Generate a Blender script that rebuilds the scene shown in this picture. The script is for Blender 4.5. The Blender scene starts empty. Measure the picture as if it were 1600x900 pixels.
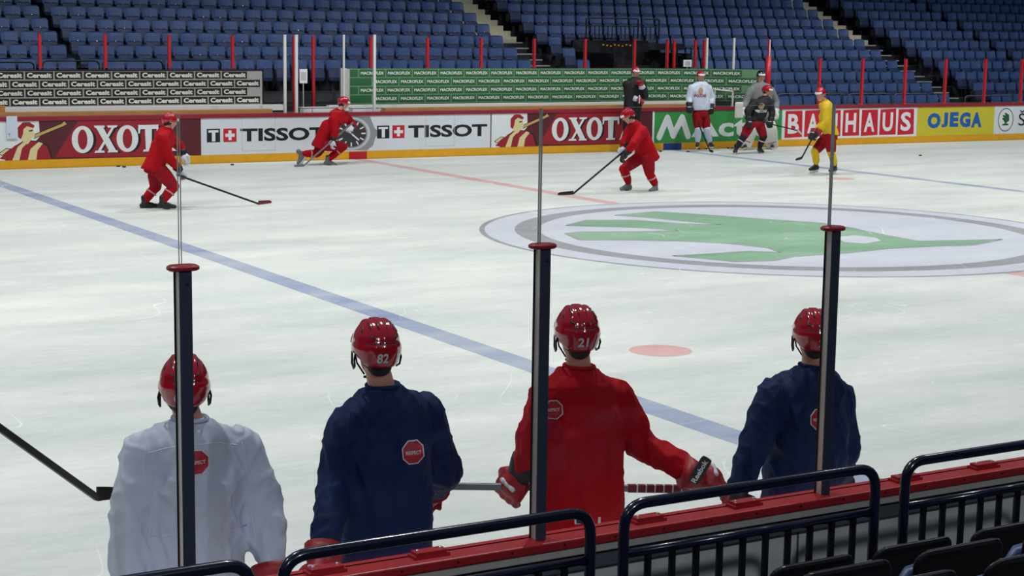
import bpy, bmesh, math, random
import numpy as np
from mathutils import Vector, Matrix, noise
from mathutils.bvhtree import BVHTree
random.seed(4)
S = bpy.context.scene
COL = S.collection
PI = math.pi

# ------------------------------------------------------------------ camera
CX, CY, CZ, YAW, PITCH, ROLL, FPX = -16.5622, -20.2346, 3.05382, 0.529521, 0.151734, 0.0144416, 2700.5
F_ = Vector((math.sin(YAW)*math.cos(PITCH), math.cos(YAW)*math.cos(PITCH), -math.sin(PITCH)))
R0 = Vector((math.cos(YAW), -math.sin(YAW), 0)); U0 = R0.cross(F_)
R_ = math.cos(ROLL)*R0 + math.sin(ROLL)*U0
U_ = -math.sin(ROLL)*R0 + math.cos(ROLL)*U0
CAMP = Vector((CX, CY, CZ))
cd = bpy.data.cameras.new('camera'); cam = bpy.data.objects.new('camera', cd); COL.objects.link(cam)
cd.sensor_width = 36; cd.lens = FPX/1600*36; cd.clip_end = 300
m = Matrix((( R_.x, U_.x, -F_.x, CX), (R_.y, U_.y, -F_.y, CY), (R_.z, U_.z, -F_.z, CZ), (0, 0, 0, 1)))
cam.matrix_world = m
S.camera = cam

def at(u, v, Y):
    d = F_ + R_*((u-800)/FPX) - U_*((v-450)/FPX)
    return CAMP + d*((Y-CY)/d.y)
def uvof(P):
    d = Vector(P)-CAMP; z = d.dot(F_)
    return 800+FPX*d.dot(R_)/z, 450-FPX*d.dot(U_)/z, z

# ------------------------------------------------------------------ light and exposure
S.view_settings.view_transform = 'Standard'; S.view_settings.look = 'None'
S.view_settings.gamma = 1; S.view_settings.use_curve_mapping = False
S.view_settings.exposure = 0.0
W = bpy.data.worlds.new('arena_air'); S.world = W; W.use_nodes = True
bg = W.node_tree.nodes['Background']; bg.inputs[0].default_value = (0.55, 0.72, 1.0, 1); bg.inputs[1].default_value = 0.12
def spot(x, y, z, tx, ty, power, ang, blend=0.6, col=(1, 0.985, 0.95), r=0.28):
    l = bpy.data.lights.new('rink_floodlight', 'SPOT'); l.energy = power; l.spot_size = math.radians(ang); l.spot_blend = blend
    l.color = col; l.shadow_soft_size = r
    o = bpy.data.objects.new('rink_floodlight', l); COL.objects.link(o); o.location = (x, y, z)
    o.rotation_euler = (Vector((tx, ty, 0))-Vector((x, y, z))).to_track_quat('-Z', 'Y').to_euler()
for x in (-24, -16, -8, 0, 8, 16, 24):
    for y in (-9, 0, 9):
        spot(x, y, 14, x, y*1.15, 2380, 100 if y < 9 else 108, 0.6 if y < 9 else 0.35)
for x in (-6, 8, 22):
    spot(x, 6, 16, x+1, 24, 1500, 80, col=(0.8, 0.9, 1))

for x in (-22, -13, -4):
    spot(x, -27, 10.5, x+1, -15.3, 1500, 62, col=(0.86, 0.92, 1))

# ------------------------------------------------------------------ materials
def lin(c):
    return tuple(((v/255)/12.92 if v/255 <= 0.04045 else ((v/255+0.055)/1.055)**2.4) for v in c)
MC = {}
def mat(name, rgb, rough=0.5, metal=0.0, spec=0.5, noise_amt=0.0, nscale=20, bump=0.0, bscale=60, coat=0.0, stretch=None):
    if name in MC: return MC[name]
    M = bpy.data.materials.new(name); M.use_nodes = True; nt = M.node_tree; b = nt.nodes['Principled BSDF']
    c = lin(rgb); b.inputs['Base Color'].default_value = (*c, 1)
    b.inputs['Roughness'].default_value = rough; b.inputs['Metallic'].default_value = metal
    b.inputs['Specular IOR Level'].default_value = spec; b.inputs['Coat Weight'].default_value = coat
    b.inputs['Coat Roughness'].default_value = 0.08
    tc = nt.nodes.new('ShaderNodeTexCoord'); mp = nt.nodes.new('ShaderNodeMapping'); nt.links.new(tc.outputs['Object'], mp.inputs[0])
    if stretch: mp.inputs['Scale'].default_value = stretch
    amt = max(noise_amt, 0.02)
    n = nt.nodes.new('ShaderNodeTexNoise'); n.inputs['Scale'].default_value = nscale; n.inputs['Detail'].default_value = 4
    nt.links.new(mp.outputs[0], n.inputs[0])
    r = nt.nodes.new('ShaderNodeValToRGB'); r.color_ramp.elements[0].position = 0.3; r.color_ramp.elements[1].position = 0.7
    r.color_ramp.elements[0].color = (*[v*(1-amt) for v in c], 1); r.color_ramp.elements[1].color = (*[min(1, v*(1+amt)) for v in c], 1)
    nt.links.new(n.outputs[0], r.inputs[0]); nt.links.new(r.outputs[0], b.inputs['Base Color'])
    if bump:
        n2 = nt.nodes.new('ShaderNodeTexNoise'); n2.inputs['Scale'].default_value = bscale; n2.inputs['Detail'].default_value = 3
        nt.links.new(mp.outputs[0], n2.inputs[0])
        bp = nt.nodes.new('ShaderNodeBump'); bp.inputs['Strength'].default_value = bump; bp.inputs['Distance'].default_value = 0.01
        nt.links.new(n2.outputs[0], bp.inputs['Height']); nt.links.new(bp.outputs[0], b.inputs['Normal'])
    MC[name] = M
    return M
def ice_mat(name, rgb, worn=0.35, scuff=(225, 228, 226)):
    """ice with paint showing through: broad cloudy wear plus fine curved skate scratches"""
    M = bpy.data.materials.new(name); M.use_nodes = True; nt = M.node_tree; b = nt.nodes['Principled BSDF']
    c = lin(rgb); w = lin(scuff); L = nt.links.new; N = nt.nodes.new
    geo = N('ShaderNodeNewGeometry')
    n1 = N('ShaderNodeTexNoise'); n1.inputs['Scale'].default_value = 0.55; n1.inputs['Detail'].default_value = 8; n1.inputs['Roughness'].default_value = 0.65
    mp1 = N('ShaderNodeMapping'); mp1.inputs['Scale'].default_value = (0.5, 1.6, 1); mp1.inputs['Rotation'].default_value = (0, 0, 0.3)
    L(geo.outputs['Position'], mp1.inputs[0]); L(mp1.outputs[0], n1.inputs[0])
    r1 = N('ShaderNodeValToRGB'); r1.color_ramp.elements[0].position = 0.35; r1.color_ramp.elements[1].position = 0.75
    r1.color_ramp.elements[0].color = (0, 0, 0, 1); r1.color_ramp.elements[1].color = (worn, worn, worn, 1)
    L(n1.outputs[0], r1.inputs[0])
    mix = N('ShaderNodeMix'); mix.data_type = 'RGBA'; mix.inputs[6].default_value = (*c, 1); mix.inputs[7].default_value = (*w, 1)
    L(r1.outputs[0], mix.inputs[0])
    prev = mix.outputs[2]; hs = None
    for k, (sc, dist, st, wd) in enumerate([(0.35, 3.5, (1, 0.45, 1), 0.012), (0.6, 5.0, (0.4, 1, 1), 0.010), (0.9, 4.0, (1, 0.7, 1), 0.010)]):
        mp = N('ShaderNodeMapping'); mp.inputs['Scale'].default_value = st; mp.inputs['Rotation'].default_value = (0, 0, 0.9*k+0.4); mp.inputs['Location'].default_value = (3.1*k, 1.7*k, 0)
        L(geo.outputs['Position'], mp.inputs[0])
        nn = N('ShaderNodeTexNoise'); nn.inputs['Scale'].default_value = sc; nn.inputs['Detail'].default_value = 1.5; nn.inputs['Distortion'].default_value = dist*0.3
        L(mp.outputs[0], nn.inputs[0])
        ml = N('ShaderNodeMath'); ml.operation = 'MULTIPLY'; ml.inputs[1].default_value = 9.0; L(nn.outputs[0], ml.inputs[0])
        fr = N('ShaderNodeMath'); fr.operation = 'FRACT'; L(ml.outputs[0], fr.inputs[0])
        rr = N('ShaderNodeValToRGB'); e = rr.color_ramp.elements; e[0].position = 0.5-wd; e[0].color = (0, 0, 0, 1); e[1].position = 0.5; e[1].color = (1, 1, 1, 1)
        e2 = rr.color_ramp.elements.new(0.5+wd); e2.color = (0, 0, 0, 1)
        L(fr.outputs[0], rr.inputs[0])
        # break the lines up so they read as single skate cuts
        nb = N('ShaderNodeTexNoise'); nb.inputs['Scale'].default_value = 0.9+k*0.5; L(geo.outputs['Position'], nb.inputs[0])
        rb = N('ShaderNodeValToRGB'); rb.color_ramp.elements[0].position = 0.5; rb.color_ramp.elements[1].position = 0.62; L(nb.outputs[0], rb.inputs[0])
        mm = N('ShaderNodeMath'); mm.operation = 'MULTIPLY'; L(rr.outputs[0], mm.inputs[0]); L(rb.outputs[0], mm.inputs[1])
        m2 = N('ShaderNodeMath'); m2.operation = 'MULTIPLY'; m2.inputs[1].default_value = 0.8; L(mm.outputs[0], m2.inputs[0])
        mx = N('ShaderNodeMix'); mx.data_type = 'RGBA'; mx.inputs[7].default_value = (0.93, 0.94, 0.94, 1)
        L(prev, mx.inputs[6]); L(m2.outputs[0], mx.inputs[0]); prev = mx.outputs[2]; hs = mm.outputs[0] if hs is None else hs
    # fine snow grain
    n3 = N('ShaderNodeTexNoise'); n3.inputs['Scale'].default_value = 9; n3.inputs['Detail'].default_value = 8; n3.inputs['Roughness'].default_value = 0.7
    L(mp1.outputs[0], n3.inputs[0])
    r3 = N('ShaderNodeValToRGB'); r3.color_ramp.elements[0].position = 0.3; r3.color_ramp.elements[1].position = 0.7
    r3.color_ramp.elements[0].color = (0.86, 0.87, 0.87, 1); r3.color_ramp.elements[1].color = (1.0, 1.0, 1.0, 1); L(n3.outputs[0], r3.inputs[0])
    mu = N('ShaderNodeMix'); mu.data_type = 'RGBA'; mu.blend_type = 'MULTIPLY'; mu.inputs[0].default_value = 1
    L(prev, mu.inputs[6]); L(r3.outputs[0], mu.inputs[7]); L(mu.outputs[2], b.inputs['Base Color'])
    rg = N('ShaderNodeMapRange'); rg.inputs[3].default_value = 0.42; rg.inputs[4].default_value = 0.68; L(n1.outputs[0], rg.inputs[0]); L(rg.outputs[0], b.inputs['Roughness'])
    b.inputs['Specular IOR Level'].default_value = 0.35
    bp = N('ShaderNodeBump'); bp.inputs['Strength'].default_value = 0.25; bp.inputs['Distance'].default_value = 0.004
    L(n3.outputs[0], bp.inputs['Height']); L(bp.outputs[0], b.inputs['Normal'])
    return M
def glass_mat(name, tint, refl=0.5):
    M = bpy.data.materials.new(name); M.use_nodes = True; nt = M.node_tree; nt.nodes.clear(); L = nt.links.new; N = nt.nodes.new
    out = N('ShaderNodeOutputMaterial'); t = N('ShaderNodeBsdfTransparent'); t.inputs[0].default_value = (*tint, 1)
    g = N('ShaderNodeBsdfGlossy'); g.inputs['Roughness'].default_value = 0.03
    lw = N('ShaderNodeLayerWeight'); lw.inputs[0].default_value = 0.5; fr0 = N('ShaderNodeMath'); fr0.operation = 'POWER'; fr0.inputs[1].default_value = 5; L(lw.outputs['Facing'], fr0.inputs[0]); fr = N('ShaderNodeMath'); fr.operation = 'MULTIPLY_ADD'; fr.inputs[1].default_value = 0.96; fr.inputs[2].default_value = 0.04; L(fr0.outputs[0], fr.inputs[0])
    ml = N('ShaderNodeMath'); ml.operation = 'MULTIPLY'; ml.inputs[1].default_value = refl; L(fr.outputs[0], ml.inputs[0])
    # smears and puck marks, faintly milky
    tc = N('ShaderNodeTexCoord'); n = N('ShaderNodeTexNoise'); n.inputs['Scale'].default_value = 3; n.inputs['Detail'].default_value = 6; L(tc.outputs['Object'], n.inputs[0])
    r = N('ShaderNodeValToRGB'); r.color_ramp.elements[0].position = 0.5; r.color_ramp.elements[0].color = (0, 0, 0, 1); r.color_ramp.elements[1].position = 0.8; r.color_ramp.elements[1].color = (0.015, 0.015, 0.015, 1)
    L(n.outputs[0], r.inputs[0])
    d = N('ShaderNodeBsdfDiffuse'); d.inputs[0].default_value = (0.8, 0.85, 0.9, 1)
    m1 = N('ShaderNodeMixShader'); L(ml.outputs[0], m1.inputs[0]); L(t.outputs[0], m1.inputs[1]); L(g.outputs[0], m1.inputs[2])
    m2 = N('ShaderNodeMixShader'); L(r.outputs[0], m2.inputs[0]); L(m1.outputs[0], m2.inputs[1]); L(d.outputs[0], m2.inputs[2])
    L(m2.outputs[0], out.inputs[0])
    return M

ICE = ice_mat('ice_white', (203, 208, 206), 0.95, (236, 237, 232))
ICE_BLUE = ice_mat('ice_blue_line', (140, 151, 184), 0.55)
ICE_RED = ice_mat('ice_red_line', (214, 160, 163), 0.5)
ICE_SPOT = ice_mat('ice_red_spot', (216, 150, 150), 0.5)
ICE_LAV = ice_mat('ice_lavender', (196, 198, 214), 0.5)
ICE_GREY = ice_mat('ice_grey_ring', (142, 144, 150), 0.5, (190, 192, 196))
ICE_GREEN = ice_mat('ice_green', (116, 160, 126), 0.55, (180, 205, 185))
CONC = mat('dark_concrete', (52, 54, 58), 0.9, noise_amt=0.2)
BOARD_W = mat('board_white', (226, 229, 236), 0.45, noise_amt=0.03, nscale=6)
YEL = mat('kick_yellow', (232, 168, 24), 0.45, noise_amt=0.06, nscale=6)
MAROON_CAP = mat('cap_maroon', (150, 28, 48), 0.45, noise_amt=0.08, nscale=6)
RED_CAP = mat('cap_red', (164, 34, 40), 0.42, noise_amt=0.12, nscale=10)
RED_POST = mat('post_red', (190, 30, 42), 0.4, noise_amt=0.06)
WHT_POST = mat('post_white', (225, 225, 222), 0.35, noise_amt=0.04)
BLACK = mat('black_paint', (14, 14, 17), 0.5)
RAILM = mat('rail_navy', (14, 18, 40), 0.22, noise_amt=0.1, coat=0.4)
BARM = mat('baluster_black', (7, 8, 13), 0.8, spec=0.15)
GREYP = mat('board_grey', (200, 201, 199), 0.6, noise_amt=0.08, nscale=12)
GREYD = mat('board_trim_dark', (84, 88, 94), 0.5, noise_amt=0.1)
ALU = mat('post_aluminium', (196, 192, 184), 0.4, metal=0.2, noise_amt=0.05)
POSTD = mat('post_dark_face', (50, 58, 78), 0.5, noise_amt=0.08, nscale=9)
WOOD = mat('bench_wood', (178, 132, 76), 0.55, noise_amt=0.18, nscale=8, stretch=(0.4, 4, 4))
GLASS = glass_mat('rink_glass', (0.965, 0.98, 0.975), 0.5)
GLASSF = glass_mat('rink_glass_far', (0.93, 0.95, 0.97), 0.55)
GEDGE = mat('glass_edge', (150, 158, 155), 0.3, noise_amt=0.05)
SEATB = mat('seat_blue', (64, 88, 136), 0.45, noise_amt=0.14, nscale=5)
SEATD = mat('seat_dark_blue', (40, 54, 88), 0.5, noise_amt=0.15, nscale=5)
BOLT = mat('bolt_steel', (215, 220, 225), 0.25, metal=0.6)
STEP = mat('stair_concrete', (206, 198, 170), 0.85, noise_amt=0.12)
STEPD = mat('platform_dark', (26, 27, 32), 0.8, noise_amt=0.15)
NOSE = mat('step_nosing', (170, 170, 165), 0.5)
SKIN = mat('skin', (206, 150, 124), 0.5, noise_amt=0.06)
HAIR = mat('hair_dark', (34, 26, 22), 0.7, noise_amt=0.2, nscale=80)
HELM = mat('helmet_red', (176, 16, 34), 0.16, noise_amt=0.03, coat=0.8)
HELMB = mat('helmet_black', (20, 20, 24), 0.2, coat=0.6)
VISOR_SHINE = mat('visor_white_reflection', (235, 238, 240), 0.15, coat=0.5)  # reflection on the clear visor, painted in as a near-white colour
WHITE = mat('paint_white', (242, 242, 238), 0.5)
GREYW = mat('number_grey', (215, 218, 224), 0.4)
J = dict(noise_amt=0.05, nscale=30, bump=0.5, bscale=9, stretch=(1, 1, 0.45))
JRED = mat('jersey_red', (174, 3, 22), 0.8, spec=0.2, **J)
JNAVY = mat('jersey_navy', (4, 29, 76), 0.75, spec=0.3, **J)
JWHITE = mat('jersey_white', (200, 205, 224), 0.75, **J)
JWHITE2 = mat('jersey_white_bright', (214, 224, 242), 0.75, **J)
JBLACK = mat('jersey_black', (19, 20, 25), 0.75, **J)
JGREY = mat('jersey_grey', (128, 130, 132), 0.75, **J)
JYEL = mat('jersey_yellow', (228, 188, 22), 0.75, **J)
PRED = mat('pants_red', (152, 12, 30), 0.75, spec=0.2, **J)
PADW = mat('goalie_pad_white', (226, 224, 216), 0.5, noise_amt=0.05)
GLB = mat('glove_black', (24, 24, 30), 0.55, noise_amt=0.1)
GLR = mat('glove_red', (158, 22, 34), 0.5, noise_amt=0.1)
GLW = mat('glove_white', (205, 210, 222), 0.5, noise_amt=0.05)
BOOTB = mat('boot_black', (30, 31, 35), 0.4, noise_amt=0.1)
BOOTG = mat('boot_grey', (108, 110, 114), 0.4, noise_amt=0.1)
STEEL = mat('steel', (200, 203, 208), 0.25, metal=0.9)
STICKB = mat('stick_black', (28, 28, 32), 0.35)
STICKG = mat('stick_grey', (120, 122, 128), 0.35)
TAPEW = mat('tape_white', (215, 216, 218), 0.7)
TAPER = mat('tape_red', (116, 26, 36), 0.6)
SEAM = mat('jersey_seam', (214, 218, 232), 0.8)

# ------------------------------------------------------------------ helpers
def tag(o, label, cat, group=None, kind=None):
    if label: o['label'] = label
    if cat: o['category'] = cat
    if group: o['group'] = group
    if kind: o['kind'] = kind
    return o
def empty(name, loc=(0, 0, 0)):
    o = bpy.data.objects.new(name, None); COL.objects.link(o); o.location = loc; o.empty_display_size = 0.1
    return o
def link(name, me, parent=None):
    o = bpy.data.objects.new(name, me); COL.objects.link(o)
    if parent is not None:
        o.parent = parent
        w = Vector((0, 0, 0)); p = parent
        while p is not None: w += p.location; p = p.parent
        o.location = -w                          # mesh data is in world metres
    return o
class MB:
    """collects vertices, faces and material slots into one mesh (world coordinates)"""
    def __init__(s): s.v = []; s.f = []; s.m = []; s.mats = []
    def mi(s, M):
        if M not in s.mats: s.mats.append(M)
        return s.mats.index(M)
    def add(s, vs, fs, M):
        b = len(s.v); i = s.mi(M); s.v += [tuple(v) for v in vs]
        for f in fs: s.f.append(tuple(b+k for k in f)); s.m.append(i)
    def box(s, lo, hi, M, rot=None, piv=None):
        (x0, y0, z0), (x1, y1, z1) = lo, hi
        vs = [Vector(p) for p in [(x0,y0,z0),(x1,y0,z0),(x1,y1,z0),(x0,y1,z0),(x0,y0,z1),(x1,y0,z1),(x1,y1,z1),(x0,y1,z1)]]
        if rot is not None:
            piv = Vector(piv if piv is not None else ((x0+x1)/2, (y0+y1)/2, (z0+z1)/2)); vs = [rot@(v-piv)+piv for v in vs]
        s.add(vs, [(0,3,2,1),(4,5,6,7),(0,1,5,4),(1,2,6,5),(2,3,7,6),(3,0,4,7)], M)
    def bar(s, a, b, w, h, M, up=(0, 0, 1)):
        a = Vector(a); b = Vector(b); d = (b-a).normalized(); u = Vector(up)
        if abs(d.dot(u)) > 0.95: u = Vector((0, 1, 0))
        r = d.cross(u).normalized(); u = r.cross(d).normalized()
        vs = []
        for p in (a, b):
            for (i, j) in ((-1,-1),(1,-1),(1,1),(-1,1)): vs.append(p+r*w/2*i+u*h/2*j)
        s.add(vs, [(0,3,2,1),(4,5,6,7),(0,1,5,4),(1,2,6,5),(2,3,7,6),(3,0,4,7)], M)
    def tube(s, pts, r, M, n=12, radii=None):
        pts = [Vector(p) for p in pts]; N = len(pts); rings = []
        up = None
        for i, p in enumerate(pts):
            d = (pts[min(i+1, N-1)]-pts[max(i-1, 0)]).normalized()
            if up is None:
                up = Vector((0, 0, 1)) if abs(d.z) < 0.9 else Vector((0, 1, 0))
            a = d.cross(up).normalized(); up = a.cross(d).normalized()
            rr = radii[i] if radii else r
            rings.append([p+(a*math.cos(2*PI*k/n)+up*math.sin(2*PI*k/n))*rr for k in range(n)])
        vs = [v for g in rings for v in g]; fs = []
        for i in range(N-1):
            for k in range(n): fs.append((i*n+k, i*n+(k+1) % n, (i+1)*n+(k+1) % n, (i+1)*n+k))
        fs.append(tuple(range(n))[::-1]); fs.append(tuple((N-1)*n+k for k in range(n)))
        s.add(vs, fs, M)
    def loft(s, secs, M, n=20, power=2.0):
        """secs: (centre, uvec, vvec) – ellipse rings joined and capped"""
        vs = []; fs = []
        for (c, u, v) in secs:
            c = Vector(c)
            for k in range(n):
                a = 2*PI*k/n; ca, sa = math.cos(a), math.sin(a)
                e = 2/power
                vs.append(c+Vector(u)*(abs(ca)**e*(1 if ca >= 0 else -1))+Vector(v)*(abs(sa)**e*(1 if sa >= 0 else -1)))
        N = len(secs)
        for i in range(N-1):
            for k in range(n): fs.append((i*n+k, i*n+(k+1) % n, (i+1)*n+(k+1) % n, (i+1)*n+k))
        fs.append(tuple(range(n))[::-1]); fs.append(tuple((N-1)*n+k for k in range(n)))
        s.add(vs, fs, M)
    def ball(s, c, r, M, n=12, m=8, ax=None):
        c = Vector(c)
        if not isinstance(r, (tuple, list)): r = (r, r, r)
        X, Y, Z = ax if ax else (Vector((1,0,0)), Vector((0,1,0)), Vector((0,0,1)))
        vs = [c+Z*r[2]]; fs = []
        for j in range(1, m):
            t = PI*j/m
            for k in range(n):
                a = 2*PI*k/n; vs.append(c+X*r[0]*math.sin(t)*math.cos(a)+Y*r[1]*math.sin(t)*math.sin(a)+Z*r[2]*math.cos(t))
        vs.append(c-Z*r[2]); L = len(vs)-1
        for k in range(n):
            fs.append((0, 1+k, 1+(k+1) % n)); fs.append((L, 1+(m-2)*n+(k+1) % n, 1+(m-2)*n+k))
        for j in range(m-2):
            for k in range(n): fs.append((1+j*n+k, 1+(j+1)*n+k, 1+(j+1)*n+(k+1) % n, 1+j*n+(k+1) % n))
        s.add(vs, fs, M)
    def cap(s, a, b, ra, rb, M, n=12):
        s.ball(a, ra, M, n, 8); s.ball(b, rb, M, n, 8)
        if (Vector(a)-Vector(b)).length > 1e-4: s.tube([a, b], ra, M, n, radii=[ra, rb])
    def chain(s, pts, rad, M, n=12):
        for i in range(len(pts)-1): s.cap(pts[i], pts[i+1], rad[i], rad[i+1], M, n)
    def poly(s, pts3, M, flip=False):
        s.add(pts3, [tuple(range(len(pts3)))[::-1] if flip else tuple(range(len(pts3)))], M)
    def mesh(s, name):
        me = bpy.data.meshes.new(name); me.from_pydata(s.v, [], s.f)
        for M in s.mats: me.materials.append(M)
        me.polygons.foreach_set('material_index', s.m); me.update()
        return me
    def build(s, name, parent=None, smooth=False, bevel=0):
        me = s.mesh(name)
        if smooth:
            for p in me.polygons: p.use_smooth = True
        o = link(name, me, parent)
        if bevel:
            b = o.modifiers.new('b', 'BEVEL'); b.width = bevel; b.segments = 2; b.limit_method = 'ANGLE'
        return o

def blend(mb, name, voxel, M, parent=None, smooth=3, disp=None):
    """melt the closed pieces of mb into one continuous surface"""
    me = mb.mesh(name+'_raw'); t = bpy.data.objects.new('t', me); COL.objects.link(t)
    r = t.modifiers.new('r', 'REMESH'); r.mode = 'VOXEL'; r.voxel_size = voxel; r.adaptivity = 0
    dg = bpy.context.evaluated_depsgraph_get(); dg.update()
    out = bpy.data.meshes.new_from_object(t.evaluated_get(dg)); bpy.data.objects.remove(t); bpy.data.meshes.remove(me)
    n = len(out.vertices)
    co = np.empty(n*3); out.vertices.foreach_get('co', co); co = co.reshape(n, 3)
    ed = np.empty(len(out.edges)*2, dtype=np.int32); out.edges.foreach_get('vertices', ed); ed = ed.reshape(-1, 2)
    deg = np.zeros(n); np.add.at(deg, ed[:, 0], 1); np.add.at(deg, ed[:, 1], 1); deg = np.maximum(deg, 1)
    for _ in range(smooth):
        acc = np.zeros_like(co); np.add.at(acc, ed[:, 0], co[ed[:, 1]]); np.add.at(acc, ed[:, 1], co[ed[:, 0]])
        co = co*0.4+(acc/deg[:, None])*0.6
    out.vertices.foreach_set('co', co.ravel()); out.update()
    if disp:
        nr = [v.normal.copy() for v in out.vertices]
        for v, q in zip(out.vertices, nr): v.co += q*disp(v.co, q)
        out.vertices.foreach_get('co', cb := np.empty(n*3)); co = cb.reshape(n, 3)
        for _ in range(2):
            acc = np.zeros_like(co); np.add.at(acc, ed[:, 0], co[ed[:, 1]]); np.add.at(acc, ed[:, 1], co[ed[:, 0]])
            co = co*0.5+(acc/deg[:, None])*0.5
        out.vertices.foreach_set('co', co.ravel())
        out.update()
    out.materials.clear(); out.materials.append(M)
    for p in out.polygons: p.use_smooth = True; p.material_index = 0
    out.name = name
    return link(name, out, parent)

def folds(scale=1.0, amp=0.008, seed=0.0, tilt=0.0):
    def f(co, nrm):
        p = Vector((co.x*7+seed, co.y*7, (co.z+tilt*co.x)*2.2))*scale
        a = noise.fractal(p, 0.9, 2.0, 3)
        # pulled creases: sharp ridges that fan down and outwards from the shoulders
        q = Vector((co.x*9+co.z*3.5+seed*2, co.y*6, co.z*2.4))*scale
        b = 1-min(1, abs(noise.noise(q))*4.5)
        q2 = Vector((co.x*4-seed, co.y*5, co.z*8-co.x*4))*scale
        c = 1-min(1, abs(noise.noise(q2))*5)
        return amp*(0.9*a + 0.75*b*b + 0.45*c*c - .35)
    return f

_tc = {}
def text2d(s, bold=0.0, shear=0.0, space=1.0, res=3):
    k = (s, bold, shear, space)
    if k in _tc: return _tc[k]
    c = bpy.data.curves.new('t', 'FONT'); c.body = s; c.offset = bold; c.shear = shear; c.space_character = space; c.resolution_u = res
    o = bpy.data.objects.new('t', c); COL.objects.link(o)
    dg = bpy.context.evaluated_depsgraph_get(); dg.update()
    me = bpy.data.meshes.new_from_object(o.evaluated_get(dg))
    vs = [(v.co.x, v.co.y) for v in me.vertices]; fs = [tuple(p.vertices) for p in me.polygons]
    bpy.data.objects.remove(o); bpy.data.curves.remove(c); bpy.data.meshes.remove(me)
    x0 = min(v[0] for v in vs); x1 = max(v[0] for v in vs); y0 = min(v[1] for v in vs); y1 = max(v[1] for v in vs)
    vs = [((a-x0)/(x1-x0), (b-y0)/(y1-y0)) for a, b in vs]
    _tc[k] = (vs, fs); return _tc[k]
def put_text(mb, s, x0, x1, z0, z1, y, M, bold=0.0, shear=0.0, space=1.0, slope=None):
    vs, fs = text2d(s, bold, shear, space)
    mb.add([(x0+a*(x1-x0), y if not slope else y+slope(x0+a*(x1-x0)), z0+b*(z1-z0)) for a, b in vs], fs, M)
def fan(mb, pts, y, M):            # convex-ish or concave outline in the XZ plane, facing -Y
    from mathutils.geometry import tessellate_polygon
    P = [Vector((a, 0, b)) for a, b in pts]
    tri = tessellate_polygon([P])
    mb.add([(p.x, y, p.z) for p in P], [tuple(t) for t in tri], M)
def stroke(mb, pts, w, y, M):      # thick polyline in XZ with round joints
    for i in range(len(pts)-1):
        a = Vector(pts[i]); b = Vector(pts[i+1]); d = (b-a).normalized(); n = Vector((-d.y, d.x))*w/2
        mb.add([(p.x, y-i*.0001, p.y) for p in (a+n, a-n, b-n, b+n)], [(0, 1, 2, 3)], M)
    for j, p in enumerate(pts):
        mb.add([(p[0]+w/2*math.cos(k*PI/6), y-.001-j*0.0001, p[1]+w/2*math.sin(k*PI/6)) for k in range(12)], [tuple(range(12))], M)
def disc(mb, cx, cz, rx, rz, y, M, n=28, a0=0, a1=2*PI):
    mb.add([(cx+rx*math.cos(a0+(a1-a0)*k/n), y, cz+rz*math.sin(a0+(a1-a0)*k/n)) for k in range(n)], [tuple(range(n))], M)

# ================================================================== SETTING
# ice with its painted markings, one floor
mb = MB()
def icepoly(pts, z, M):
    from mathutils.geometry import tessellate_polygon
    P = [Vector((a, b, 0)) for a, b in pts]; tri = tessellate_polygon([P])
    out = []
    for t in tri:
        a, b, c = (P[k] for k in t)
        out.append(t if (b-a).cross(c-a).z > 0 else (t[0], t[2], t[1]))
    mb.add([(p.x, p.y, z) for p in P], out, M)
def rink_outline(r=8.5, L=30, Wd=14.97):
    pts = []
    for cx, cy, a in ((L-r, Wd-r, 0), (-L+r, Wd-r, PI/2), (-L+r, -Wd+r, PI), (L-r, -Wd+r, 1.5*PI)):
        for k in range(13): pts.append((cx+r*math.cos(a+k*PI/24), cy+r*math.sin(a+k*PI/24)))
    return pts
icepoly(rink_outline(), 0.0, ICE)
Wd = 14.96
def circ(r, n=96): return [(r*math.cos(2*PI*k/n), r*math.sin(2*PI*k/n)) for k in range(n)]
def ring(r0, r1, z, M, n=96):
    a = circ(r0, n); b = circ(r1, n)
    mb.add([(*p, z) for p in a]+[(*p, z) for p in b], [(k, n+k, n+(k+1) % n, (k+1) % n)[::1] for k in range(n)], M)
icepoly([(-0.15, -Wd), (0.15, -Wd), (0.15, -4.5), (-0.15, -4.5)], 0.0008, ICE_RED)
icepoly([(-0.15, 4.5), (0.15, 4.5), (0.15, Wd), (-0.15, Wd)], 0.0008, ICE_RED)
for x in (-8.67, 8.67): icepoly([(x-0.15, -Wd), (x+0.15, -Wd), (x+0.15, Wd), (x-0.15, Wd)], 0.0008, ICE_BLUE)
icepoly(circ(4.5), 0.0008, ICE_LAV)
ring(4.5, 4.58, 0.0010, ICE_GREY); ring(3.68, 4.05, 0.0012, ICE_GREY)
for x in (-7.17, 7.17):
    for y in (-7, 7):
        if (x, y) == (-7.17, 7): continue      # worn away in the ice
        icepoly([(x+0.3*math.cos(k*PI/18), y+0.3*math.sin(k*PI/18)) for k in range(36)], 0.0009, ICE_SPOT)
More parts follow.
